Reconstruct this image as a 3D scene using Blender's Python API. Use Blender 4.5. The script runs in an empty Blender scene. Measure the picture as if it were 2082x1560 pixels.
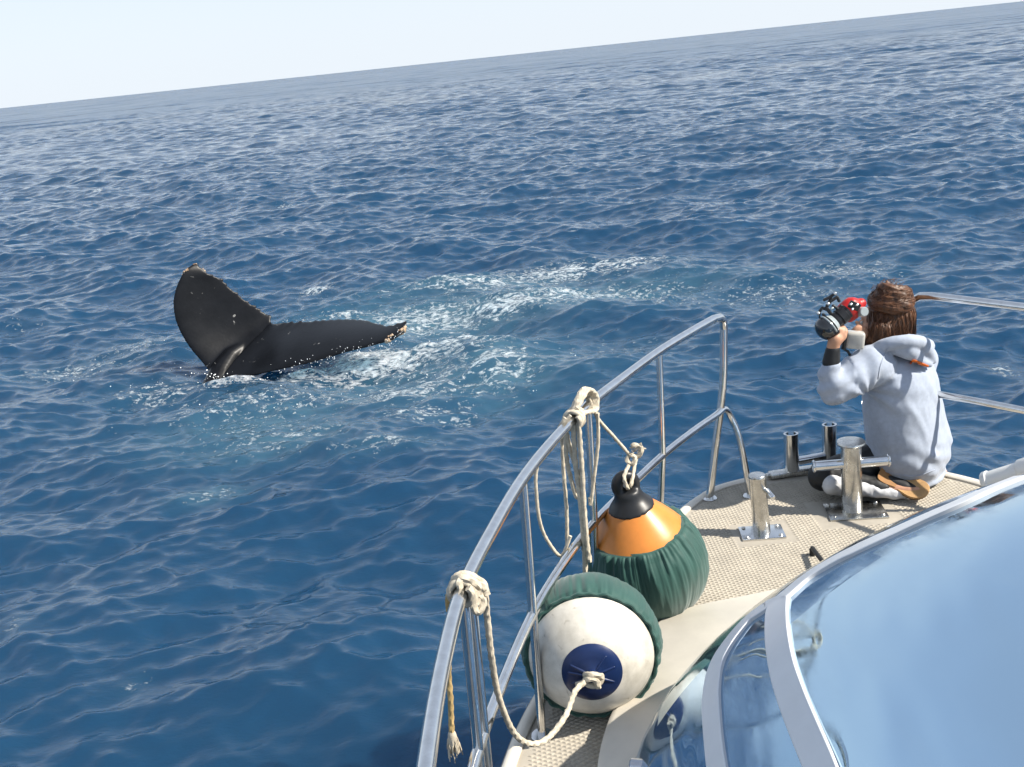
import bpy, bmesh, math, random
import numpy as np
from mathutils import Vector, Matrix, noise
from mathutils.bvhtree import BVHTree

S = bpy.context.scene
COL = S.collection
R = math.radians
random.seed(7)
RNG = np.random.default_rng(11)

# ------------------------------------------------------------------ camera, sky, sun, exposure
F_PX, CX, CY = 2150.0, 1041.0, 780.0          # photograph is 2082 x 1560
ROLL, EYE = R(5.98), 3.4                       # metres above the water
PITCH = math.atan((CY - 110.9) * math.cos(ROLL) / F_PX)
DECK = 1.5
MID = 1.27                                     # x of the boat's centreline

cd = bpy.data.cameras.new("camera")
cam = bpy.data.objects.new("camera", cd)
COL.objects.link(cam)
cd.sensor_width = 36.0
cd.lens = 36.0 * F_PX / 2082.0
cd.clip_start, cd.clip_end = 0.05, 60000
cam.matrix_world = (Matrix.Translation((0, 0, EYE)) @ Matrix.Rotation(math.pi / 2 - PITCH, 4, 'X')
                    @ Matrix.Rotation(-ROLL, 4, 'Z'))
S.camera = cam

SUN_DIR = Vector((0.71, -0.20, 0.70)).normalized()      # towards the sun
SUN_EL = math.asin(SUN_DIR.z)
SUN_AZ = math.atan2(SUN_DIR.x, SUN_DIR.y)
w = bpy.data.worlds.new("World")
S.world = w
w.use_nodes = True
nt = w.node_tree
sky = nt.nodes.new("ShaderNodeTexSky")
sky.sky_type = 'NISHITA'
sky.sun_disc = False
sky.sun_elevation = SUN_EL
sky.sun_rotation = SUN_AZ
sky.air_density = 0.8
sky.dust_density = 0.1
sky.ozone_density = 3.0
# sea haze whitens the sky evenly all round towards the horizon
wtc = nt.nodes.new("ShaderNodeTexCoord")
wsp = nt.nodes.new("ShaderNodeSeparateXYZ")
nt.links.new(wtc.outputs["Generated"], wsp.inputs[0])
wrp = nt.nodes.new("ShaderNodeValToRGB")
wrp.color_ramp.interpolation = 'EASE'
for i, (p, v) in enumerate(((0.0, .97), (.12, .84), (.35, .58), (.9, .42))):
    e = wrp.color_ramp.elements[i] if i < 2 else wrp.color_ramp.elements.new(p)
    e.position = p
    e.color = (v, v, v, 1)
nt.links.new(wsp.outputs["Z"], wrp.inputs[0])
wmx = nt.nodes.new("ShaderNodeMix")
wmx.data_type = 'RGBA'
nt.links.new(wrp.outputs[0], wmx.inputs["Factor"])
nt.links.new(sky.outputs[0], wmx.inputs["A"])
wmx.inputs["B"].default_value = (4.65, 5.05, 5.5, 1)
nt.links.new(wmx.outputs["Result"], nt.nodes["Background"].inputs[0])
nt.nodes["Background"].inputs[1].default_value = 0.1

ld = bpy.data.lights.new("sun", 'SUN')
ld.energy = 4.4
ld.angle = R(0.53)
ld.color = (1.0, 0.93, 0.82)
sun = bpy.data.objects.new("sun", ld)
COL.objects.link(sun)
sun.rotation_euler = (-SUN_DIR).to_track_quat('-Z', 'Y').to_euler()
sun.location = (20, -10, 30)

S.view_settings.view_transform = 'Standard'
S.view_settings.look = 'None'
S.view_settings.exposure = 0.85
S.view_settings.gamma = 1
S.view_settings.use_curve_mapping = False
S.cycles.use_denoising = True
S.cycles.max_bounces = 5
S.cycles.diffuse_bounces = 2
S.cycles.glossy_bounces = 3
S.cycles.transmission_bounces = 2
S.cycles.use_adaptive_sampling = True
S.cycles.adaptive_threshold = 0.02
S.cycles.caustics_reflective = False
S.cycles.caustics_refractive = False

# ------------------------------------------------------------------ points read off the photograph
_f = Vector((0, math.cos(PITCH), -math.sin(PITCH)))
_u = Vector((0, math.sin(PITCH), math.cos(PITCH)))
_r = Vector((1, 0, 0))
_c = Vector((0, 0, EYE))


def ray(px, py):
    dx, dy = px - CX, py - CY
    a = (dx * math.cos(ROLL) - dy * math.sin(ROLL)) / F_PX
    d = (dx * math.sin(ROLL) + dy * math.cos(ROLL)) / F_PX
    return _f + a * _r - d * _u


def oz(px, py, z):
    r = ray(px, py)
    return _c + r * ((z - EYE) / r.z)


def at(px, py, y):
    r = ray(px, py)
    return _c + r * (y / r.y)


# ------------------------------------------------------------------ materials
def dull(m, v):
    m.node_tree.nodes['Principled BSDF'].inputs['Specular IOR Level'].default_value = v
    return m


def mat(name, color=(.5, .5, .5), rough=.5, metal=0., ior=1.45, var=0., vscale=8., bump=0., bscale=60.,
        bdist=.002, coat=0., sheen=0., stretch=(1, 1, 1), var2=None, alpha=None):
    m = bpy.data.materials.new(name)
    m.use_nodes = True
    t = m.node_tree
    b = t.nodes["Principled BSDF"]
    b.inputs["Base Color"].default_value = (*color, 1)
    b.inputs["Roughness"].default_value = rough
    b.inputs["Metallic"].default_value = metal
    b.inputs["IOR"].default_value = ior
    b.inputs["Coat Weight"].default_value = coat
    b.inputs["Sheen Weight"].default_value = sheen
    if var or bump:
        tc = t.nodes.new("ShaderNodeTexCoord")
        mp = t.nodes.new("ShaderNodeMapping")
        mp.inputs["Scale"].default_value = stretch
        t.links.new(tc.outputs["Object"], mp.inputs[0])
    if var:
        n = t.nodes.new("ShaderNodeTexNoise")
        n.inputs["Scale"].default_value = vscale
        n.inputs["Detail"].default_value = 6
        n.inputs["Roughness"].default_value = .65
        t.links.new(mp.outputs[0], n.inputs["Vector"])
        rp = t.nodes.new("ShaderNodeValToRGB")
        rp.color_ramp.elements[0].position = .33
        rp.color_ramp.elements[1].position = .68
        lo = var2 if var2 else tuple(c * (1 - var) for c in color)
        rp.color_ramp.elements[0].color = (*lo, 1)
        rp.color_ramp.elements[1].color = (*[min(1, c * (1 + var * .4)) for c in color], 1)
        t.links.new(n.outputs[0], rp.inputs[0])
        t.links.new(rp.outputs[0], b.inputs["Base Color"])
        mr = t.nodes.new("ShaderNodeMapRange")
        mr.inputs[3].default_value = max(.02, rough * .8)
        mr.inputs[4].default_value = min(1, rough * 1.25)
        t.links.new(n.outputs[0], mr.inputs[0])
        t.links.new(mr.outputs[0], b.inputs["Roughness"])
    if bump:
        n2 = t.nodes.new("ShaderNodeTexNoise")
        n2.inputs["Scale"].default_value = bscale
        n2.inputs["Detail"].default_value = 5
        t.links.new(mp.outputs[0], n2.inputs["Vector"])
        bp = t.nodes.new("ShaderNodeBump")
        bp.inputs["Strength"].default_value = bump
        bp.inputs["Distance"].default_value = bdist
        t.links.new(n2.outputs[0], bp.inputs["Height"])
        t.links.new(bp.outputs[0], b.inputs["Normal"])
    return m


M = {}
M['steel'] = mat('polished_steel', (.74, .74, .73), .16, 1, var=.12, vscale=30, bump=.05, bscale=25, bdist=.002)
M['dull_steel'] = mat('weathered_steel', (.62, .61, .58), .26, 1, var=.35, vscale=22, bump=.12, bscale=40, bdist=.002)
M['deck'] = mat('moulded_deck', (.40, .365, .305), .75, var=.22, vscale=5, bump=.25, bscale=300, bdist=.001)
M['pad'] = mat('tread_relief', (.44, .40, .33), .7, var=.2, vscale=14, bump=.2, bscale=300, bdist=.001)
M['cream'] = mat('cream_gelcoat', (.70, .65, .56), .42, var=.10, vscale=6, bump=.06, bscale=400, bdist=.001)
M['white'] = mat('white_gelcoat', (.74, .74, .72), .25, var=.06, vscale=5, coat=.3)
M['frame'] = mat('white_window_frame', (.72, .74, .76), .5, var=.05, vscale=9)
M['rubber'] = mat('black_rubber', (.02, .02, .02), .6, var=.3, vscale=30)
M['green'] = mat('green_cover_cloth', (.017, .076, .062), .62, var=.18, vscale=9, bump=.25, bscale=500, bdist=.0008, sheen=.25)
M['orange'] = mat('orange_vinyl', (.68, .24, .045), .33, var=.14, vscale=12, bump=.04, bscale=60)
M['ball'] = mat('scuffed_white_vinyl', (.72, .69, .62), .36, var=.30, vscale=9, var2=(.50, .47, .40), bump=.05, bscale=80)
M['blue'] = mat('navy_vinyl', (.008, .022, .085), .33, var=.25, vscale=14, bump=.05, bscale=50)
M['neck'] = mat('black_vinyl', (.015, .016, .018), .38, var=.25, vscale=20, bump=.05, bscale=60)
M['rope'] = mat('weathered_rope', (.62, .55, .43), .9, var=.35, vscale=60, bump=.5, bscale=350, bdist=.002)
M['rope_old'] = mat('stained_rope', (.50, .36, .16), .9, var=.4, vscale=50, bump=.5, bscale=350, bdist=.002)
M['whale'] = dull(mat('wet_whale_skin', (.005, .0057, .0075), .36, var=.45, vscale=3.5, bump=.2, bscale=26, bdist=.005), .28)
M['barn'] = mat('barnacle', (.58, .48, .36), .7, var=.7, vscale=18, var2=(.26, .13, .05), bump=.5, bscale=120, bdist=.004)
M['hoodie'] = mat('heather_grey_fleece', (.37, .42, .51), .95, var=.12, vscale=55, bump=.35, bscale=450, bdist=.0015, sheen=.2)
M['print'] = mat('orange_print', (.75, .16, .02), .8, var=.2, vscale=90)
M['skin'] = mat('skin', (.50, .27, .17), .5, var=.15, vscale=30, bump=.1, bscale=200, bdist=.001)
M['hair'] = mat('brown_hair', (.13, .055, .024), .45, var=.7, vscale=50, bump=.6, bscale=160, bdist=.003, stretch=(1, 1, .25))
M['neoprene'] = mat('black_neoprene', (.012, .013, .015), .55, var=.3, vscale=40, bump=.15, bscale=250, bdist=.001)
M['wpanel'] = mat('white_neoprene', (.62, .63, .65), .6, var=.12, vscale=40, bump=.2, bscale=300, bdist=.001)
M['sole'] = mat('tan_shoe_sole', (.50, .30, .13), .7, var=.25, vscale=22, bump=.2, bscale=160, bdist=.002)
M['sole_dark'] = mat('worn_heel', (.34, .17, .06), .7, var=.25, vscale=22, bump=.2, bscale=160, bdist=.002)
M['red'] = mat('red_housing', (.42, .012, .010), .38, var=.15, vscale=30)
M['black'] = mat('black_anodised', (.014, .014, .016), .35, var=.3, vscale=40)
M['dome'] = mat('dark_dome_glass', (.012, .014, .016), .06, ior=1.7)
M['clear'] = mat('cloudy_acrylic', (.50, .49, .45), .2, var=.2, vscale=30, coat=.6)
M['screen'] = mat('grey_port_glass', (.32, .36, .37), .1, ior=1.7)
M['hull'] = mat('hull_paint', (.70, .71, .72), .22, var=.06, vscale=2, coat=.4)


def speckle(m, amount=.70, scale=9., col=(.22, .22, .21)):
    """sparse pale scars over a material's colour"""
    t = m.node_tree
    b = t.nodes["Principled BSDF"]
    src = b.inputs["Base Color"].links[0].from_socket
    tc = t.nodes.new("ShaderNodeTexCoord")
    n = t.nodes.new("ShaderNodeTexNoise")
    n.inputs["Scale"].default_value = scale
    n.inputs["Detail"].default_value = 3
    n.inputs["Distortion"].default_value = 1.2
    t.links.new(tc.outputs["Object"], n.inputs["Vector"])
    r = t.nodes.new("ShaderNodeMapRange")
    r.inputs[1].default_value = amount
    r.inputs[2].default_value = amount + .05
    t.links.new(n.outputs[0], r.inputs[0])
    mx = t.nodes.new("ShaderNodeMix")
    mx.data_type = 'RGBA'
    t.links.new(r.outputs[0], mx.inputs["Factor"])
    t.links.new(src, mx.inputs["A"])
    mx.inputs["B"].default_value = (*col, 1)
    t.links.new(mx.outputs["Result"], b.inputs["Base Color"])


speckle(M['whale'])
speckle(M['ball'], .66, 30., (.48, .45, .38))

# ------------------------------------------------------------------ mesh helpers
ORG = {}


class MB:
    def __init__(s):
        s.v, s.f = [], []

    def add(s, v, f):
        n = len(s.v)
        s.v += [tuple(p) for p in v]
        s.f += [tuple(i + n for i in q) for q in f]
        return s


def link(name, verts, faces, m, parent=None, origin=None, sharp=40, smooth=True):
    org = ORG[parent] if parent is not None else Vector(origin if origin is not None else (0, 0, 0))
    me = bpy.data.meshes.new(name)
    me.from_pydata([tuple(Vector(p) - org) for p in verts], [], faces)
    me.validate()
    bm = bmesh.new()
    bm.from_mesh(me)
    bmesh.ops.recalc_face_normals(bm, faces=bm.faces)
    bm.to_mesh(me)
    bm.free()
    if smooth:
        me.shade_smooth()
        if sharp:
            me.set_sharp_from_angle(angle=R(sharp))
    for mm in (m if isinstance(m, (list, tuple)) else [m]):
        me.materials.append(mm)
    o = bpy.data.objects.new(name, me)
    COL.objects.link(o)
    if parent is not None:
        o.parent = parent
    else:
        o.location = org
    ORG[o] = org
    return o


def put(name, mb, m, parent=None, origin=None, **k):
    return link(name, mb.v, mb.f, m, parent, origin, **k)


def empty(name, loc):
    o = bpy.data.objects.new(name, None)
    COL.objects.link(o)
    o.location = loc
    o.empty_display_size = .2
    ORG[o] = Vector(loc)
    return o


def tag(o, label, cat, group=None):
    o['label'] = label
    o['category'] = cat
    if group:
        o['group'] = group
    return o


def catmull(pts, n=8, closed=False):
    P = [Vector(p) for p in pts]
    out = []
    N = len(P)
    rng = range(N) if closed else range(N - 1)
    for i in rng:
        if closed:
            p0, p1, p2, p3 = P[i - 1], P[i], P[(i + 1) % N], P[(i + 2) % N]
        else:
            p1, p2 = P[i], P[i + 1]
            p0 = P[i - 1] if i else p1 * 2 - p2
            p3 = P[i + 2] if i + 2 < N else p2 * 2 - p1
        for k in range(n):
            t = k / n
            out.append(.5 * ((2 * p1) + (p2 - p0) * t + (2 * p0 - 5 * p1 + 4 * p2 - p3) * t * t
                             + (3 * p1 - p0 - 3 * p2 + p3) * t ** 3))
    if not closed:
        out.append(P[-1])
    return out


def interp(tab, x):
    xs = [a for a, _ in tab]
    ys = [b for _, b in tab]
    return float(np.interp(x, xs, ys))


def sweep(path, rad, segs=12, closed=False, caps=True, lobes=0, twist=0., depth=.2, squash=None):
    """tube along a path; lobes/twist give laid rope; squash=(a,b) flat section"""
    P = [Vector(p) for p in path]
    n = len(P)
    T = []
    for i in range(n):
        a = P[(i - 1) % n] if (closed or i) else P[0]
        b = P[(i + 1) % n] if (closed or i < n - 1) else P[-1]
        d = b - a
        T.append(d.normalized() if d.length > 1e-9 else Vector((0, 0, 1)))
    up = Vector((0, 0, 1)) if abs(T[0].z) < .9 else Vector((1, 0, 0))
    nrm = (up - T[0] * up.dot(T[0])).normalized()
    v, f = [], []
    s = 0.
    for i in range(n):
        if i:
            s += (P[i] - P[i - 1]).length
            nrm = (nrm - T[i] * nrm.dot(T[i]))
            nrm = nrm.normalized() if nrm.length > 1e-6 else T[i].orthogonal().normalized()
        bi = T[i].cross(nrm)
        r = rad(i / max(1, n - 1)) if callable(rad) else rad
        for k in range(segs):
            a = 2 * math.pi * k / segs
            rr = r
            if lobes:
                rr = r * (1 - depth + depth * abs(math.cos(lobes * .5 * (a + twist * s))) * 1.3)
            sx, sy = squash if squash else (1, 1)
            v.append(P[i] + nrm * (rr * math.cos(a) * sx) + bi * (rr * math.sin(a) * sy))
    rows = n if closed else n - 1
    for i in range(rows):
        j = (i + 1) % n
        for k in range(segs):
            l = (k + 1) % segs
            f.append((i * segs + k, i * segs + l, j * segs + l, j * segs + k))
    if caps and not closed:
        f.append(tuple(range(segs - 1, -1, -1)))
        f.append(tuple(range((n - 1) * segs, n * segs)))
    return v, f


def lathe(prof, org, axis=(0, 0, 1), segs=32, wob=None):
    ax = Vector(axis).normalized()
    a = ax.orthogonal().normalized()
    if abs(ax.z) > .99:
        a = Vector((1, 0, 0))
    b = ax.cross(a)
    v, f = [], []
    for i, (r, z) in enumerate(prof):
        for k in range(segs):
            th = 2 * math.pi * k / segs
            rr, zz = (r, z) if wob is None else wob(r, z, th)
            v.append(Vector(org) + ax * zz + (a * math.cos(th) + b * math.sin(th)) * max(rr, 1e-4))
    for i in range(len(prof) - 1):
        for k in range(segs):
            l = (k + 1) % segs
            f.append((i * segs + k, i * segs + l, (i + 1) * segs + l, (i + 1) * segs + k))
    f.append(tuple(range(segs)))
    n0 = (len(prof) - 1) * segs
    f.append(tuple(range(n0, n0 + segs)))
    return v, f


def cyl(a, b, r0, r1=None, segs=24, bev=.003):
    a, b = Vector(a), Vector(b)
    r1 = r0 if r1 is None else r1
    L = (b - a).length
    e = min(bev, L * .3, r0 * .5)
    return lathe([(r0 - e, 0), (r0, e), (r1, L - e), (r1 - e, L)], a, b - a, segs)


def rbox(c, size, rot=None, bev=.006, seg=2):
    bm = bmesh.new()
    bmesh.ops.create_cube(bm, size=1)
    for p in bm.verts:
        p.co = Vector((p.co.x * size[0], p.co.y * size[1], p.co.z * size[2]))
    bmesh.ops.bevel(bm, geom=list(bm.edges), offset=bev, segments=seg, affect='EDGES', profile=.5)
    Mx = rot.to_matrix() if hasattr(rot, 'to_matrix') else (rot if rot is not None else Matrix.Identity(3))
    bm.verts.index_update()
    v = [Vector(c) + Mx @ p.co for p in bm.verts]
    f = [tuple(q.index for q in fc.verts) for fc in bm.faces]
    bm.free()
    return v, f


def ell(c, rad, rot=None, nu=20, nv=14):
    v, f = [], []
    Mx = rot if rot is not None else Matrix.Identity(3)
    for i in range(nv + 1):
        ph = math.pi * i / nv
        for k in range(nu):
            th = 2 * math.pi * k / nu
            v.append(Vector(c) + Mx @ Vector((rad[0] * math.sin(ph) * math.cos(th) + 1e-6 * math.cos(th),
                                              rad[1] * math.sin(ph) * math.sin(th) + 1e-6 * math.sin(th),
                                              rad[2] * math.cos(ph))))
    for i in range(nv):
        for k in range(nu):
            l = (k + 1) % nu
            f.append((i * nu + k, i * nu + l, (i + 1) * nu + l, (i + 1) * nu + k))
    f.append(tuple(range(nu)))
    f.append(tuple(range(nv * nu, nv * nu + nu)))
    return v, f


def rc(a, b, ra, rb, segs=16, caps=5):
    """rounded cone between two points"""
    a, b = Vector(a), Vector(b)
    L = max((b - a).length, 1e-5)
    pr = []
    for i in range(caps + 1):
        t = math.pi / 2 * (1 - i / caps)
        pr.append((ra * math.cos(t), -ra * math.sin(t)))
    for i in range(caps + 1):
        t = math.pi / 2 * i / caps
        pr.append((rb * math.cos(t), L + rb * math.sin(t)))
    return lathe(pr, a, (b - a) if (b - a).length > 1e-5 else Vector((0, 0, 1)), segs)


def chain(mb, pts, rads):
    for i in range(len(pts) - 1):
        mb.add(*rc(pts[i], pts[i + 1], rads[i], rads[i + 1]))


def fuse(mb, voxel, smooth=4, fac=.5):
    """melt overlapping closed shapes into one continuous skin"""
    me = bpy.data.meshes.new("tmp")
    me.from_pydata(mb.v, [], mb.f)
    bm = bmesh.new()
    bm.from_mesh(me)
    bmesh.ops.recalc_face_normals(bm, faces=bm.faces)
    bm.to_mesh(me)
    bm.free()
    o = bpy.data.objects.new("tmp", me)
    COL.objects.link(o)
    md = o.modifiers.new("r", 'REMESH')
    md.mode = 'VOXEL'
    md.voxel_size = voxel
    if smooth:
        sm = o.modifiers.new("s", 'SMOOTH')
        sm.iterations = smooth
        sm.factor = fac
    dg = bpy.context.evaluated_depsgraph_get()
    ev = o.evaluated_get(dg)
    m2 = ev.to_mesh()
    nv = len(m2.vertices)
    co = np.empty(nv * 3)
    m2.vertices.foreach_get('co', co)
    no = np.empty(nv * 3)
    m2.vertices.foreach_get('normal', no)
    fs = [tuple(p.vertices) for p in m2.polygons]
    ev.to_mesh_clear()
    bpy.data.objects.remove(o)
    bpy.data.meshes.remove(me)
    return co.reshape(-1, 3), no.reshape(-1, 3), fs


def rumple(co, no, amp, sc, seed=0., stretch=(1, 1, 1), octs=3):
    out = co.copy()
    for i in range(len(co)):
        p = Vector((co[i][0] * sc * stretch[0] + seed, co[i][1] * sc * stretch[1], co[i][2] * sc * stretch[2]))
        h = 0.
        a = 1.
        for k in range(octs):
            h += a * (1 - 2 * abs(noise.noise(p)))
            p = p * 2.03
            a *= .5
        out[i] += no[i] * amp * (h - .6)
    return out


# ------------------------------------------------------------------ the sea
def build_sea():
    # rings: even steps of depression angle as seen from above the boat, sectors: fine ahead, coarse behind
    q_ = np.linspace(math.log(1.012), math.log(39.0), 1490)
    dep = np.radians(np.concatenate([np.exp(q_) - 1.0, np.linspace(39, 80, 20)]))
    rad = EYE / np.tan(dep)
    fine = np.radians(np.linspace(-33, 33, 770))
    coarse = np.radians(np.linspace(33, 327, 60))[1:-1]
    az = np.concatenate([fine, coarse])
    na, nr = len(az), len(rad)
    X = (rad[:, None] * np.sin(az)[None, :]).astype(np.float32)
    Y = (rad[:, None] * np.cos(az)[None, :]).astype(np.float32)
    dr = np.abs(np.gradient(rad)).astype(np.float32)
    dl = (rad * np.radians(66 / 770)).astype(np.float32)
    sp = np.maximum(dr, dl)[:, None]
    N = 180
    lam = np.exp(RNG.uniform(np.log(.11), np.log(12), N))
    # wind sea running down the view, a little to the left, with a cross sea
    base = R(262)
    th = base + RNG.normal(0, R(38), N)
    th[RNG.uniform(0, 1, N) < .12] += R(70)
    k = 2 * np.pi / lam
    # slope spectrum: flat in log wavelength with a hump near 1.5 to 3 m
    env = .32 + .55 * (lam < .45) + .95 * np.exp(-(np.log(lam / .50) / .85) ** 2) + .75 * np.exp(-(np.log(lam / 2.3) / .45) ** 2)
    env *= np.where(lam > 3, .8, 1.)
    slope = env * RNG.uniform(.6, 1.4, N)
    slope *= .335 / np.sqrt(.5 * np.sum(slope ** 2))
    A = slope / k
    ph = RNG.uniform(0, 2 * np.pi, N)
    Z = np.zeros_like(X)
    DX = np.zeros_like(X)
    DY = np.zeros_like(X)
    J = np.zeros_like(X)
    for i in range(N):
        wgt = np.clip((lam[i] / sp - 1.6) / 1.8, 0, 1)
        nr_ok = int((wgt[:, 0] > 0).nonzero()[0].min()) if (wgt > 0).any() else nr
        if nr_ok >= nr:
            continue
        sl = slice(nr_ok, nr)
        cx, cy = math.cos(th[i]), math.sin(th[i])
        p = (k[i] * cx) * X[sl] + (k[i] * cy) * Y[sl] + ph[i]
        s, c = np.sin(p), np.cos(p)
        a = (A[i] * wgt[sl]).astype(np.float32)
        Z[sl] += a * c
        DX[sl] -= (.6 * cx) * a * s
        DY[sl] -= (.6 * cy) * a * s
        J[sl] += (k[i] * .6) * a * c
    # foam and milky, air-filled water left by the whale: (pixel centre, half sizes, foam, air)
    spots = [(770, 735, 150, 26, .8, .5), (930, 705, 150, 34, .52, .6), (1010, 760, 100, 45, .45, .75), (860, 715, 60, 10, .8, .5), (960, 690, 60, 8, .75, .4),
             (820, 800, 170, 26, .42, .45), (620, 752, 70, 10, .9, .4), (470, 772, 120, 8, .55, .2),
             (1190, 548, 190, 16, .55, .25), (980, 585, 200, 16, .42, .6), (1020, 628, 110, 14, .62, .3),
             (860, 640, 220, 26, .42, .8), (1150, 605, 260, 24, .40, .7), (640, 598, 40, 8, .5, .1),
             (1330, 600, 120, 26, .30, .3), (1590, 590, 170, 30, .22, .2), (1720, 545, 120, 22, .30, .2),
             (150, 735, 130, 14, .26, .2), (280, 700, 70, 14, .28, .2), (60, 660, 70, 10, .12, .05),
             (330, 790, 110, 16, .36, .2), (560, 820, 240, 30, .28, .3), (870, 850, 150, 22, .30, .25),
             (560, 690, 30, 6, .4, .2), (690, 640, 90, 6, .5, .2), (560, 905, 170, 30, .22, .55),
             (420, 1010, 60, 14, .24, .5), (780, 930, 120, 16, .26, .3), (520, 860, 160, 36, .16, .6),
             (20, 1275, 26, 9, .22, .1), (250, 1390, 30, 7, .10, .1), (2045, 745, 30, 14, .36, .1),
             (1250, 700, 120, 26, .08, .2), (195, 393, 10, 3, .6, .1),
             (590, 418, 30, 4, .4, .1), (1270, 545, 60, 6, .5, .1), (880, 770, 260, 50, .25, .6)]
    foam = np.zeros_like(X)
    air = np.zeros_like(X)
    for px, py, hw, hh, fa, ai in spots:
        c0 = oz(px, py, 0)
        rx = (oz(px + hw, py - hw * .105, 0) - oz(px - hw, py + hw * .105, 0)).length / 2
        ry = max(.12, abs((oz(px, py - hh, 0) - oz(px, py + hh, 0)).length) / 2)
        d2 = ((X - c0.x) / rx) ** 2 + ((Y - c0.y) / ry) ** 2
        g = np.exp(-d2 * .9)
        foam = np.maximum(foam, min(.9, fa * 1.1 + .14) * g)
        air = np.maximum(air, ai * np.exp(-d2 * .55))
    # broken little lumps where the water is churned
    for i in range(34):
        l = math.exp(RNG.uniform(math.log(.16), math.log(.7)))
        t = RNG.uniform(0, 2 * math.pi)
        kk = 2 * math.pi / l
        Z += (np.clip(foam - .45, 0, 1) * np.clip((l / sp - 1.8) / 2, 0, 1) * .016 * l / .4
              * np.abs(np.sin(kk * .5 * (math.cos(t) * X + math.sin(t) * Y) + RNG.uniform(0, 6))) * .75)
    crest = np.clip((J - .95) * 1.6, 0, .5) * np.clip((110 - rad[:, None]) / 60, 0, 1)
    foam = np.maximum(foam, crest * .9)
    V = np.stack([X + DX, Y + DY, Z], -1).reshape(-1, 3)
    V = np.vstack([V, [[0, 0, 0]]]).astype(np.float32)
    i0 = (np.arange(nr - 1)[:, None] * na + np.arange(na)[None, :])
    i1 = (np.arange(nr - 1)[:, None] * na + (np.arange(na)[None, :] + 1) % na)
    q = np.stack([i0, i1, i1 + na, i0 + na], -1).reshape(-1, 4)
    me = bpy.data.meshes.new("sea")
    nq = len(q)
    last = (nr - 1) * na
    tri = np.stack([last + np.arange(na), last + (np.arange(na) + 1) % na, np.full(na, nr * na)], -1)
    me.vertices.add(len(V))
    me.vertices.foreach_set('co', V.ravel())
    me.loops.add(nq * 4 + na * 3)
    me.loops.foreach_set('vertex_index', np.concatenate([q.ravel(), tri.ravel()]).astype(np.int32))
    me.polygons.add(nq + na)
    st = np.concatenate([np.arange(nq) * 4, nq * 4 + np.arange(na) * 3]).astype(np.int32)
    me.polygons.foreach_set('loop_start', st)
    me.polygons.foreach_set('use_smooth', np.ones(nq + na, bool))
    me.update(calc_edges=True)
    if me.polygons[1000].normal.z < 0:
        me.flip_normals()
    for nm, arr in (('foam', foam), ('air', air)):
        a = me.attributes.new(nm, 'FLOAT', 'POINT')
        a.data.foreach_set('value', np.append(arr.ravel(), 0).astype(np.float32))
    me.materials.append(sea_material())
    o = bpy.data.objects.new("sea", me)
    COL.objects.link(o)
    o['kind'] = 'structure'
    return o


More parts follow.
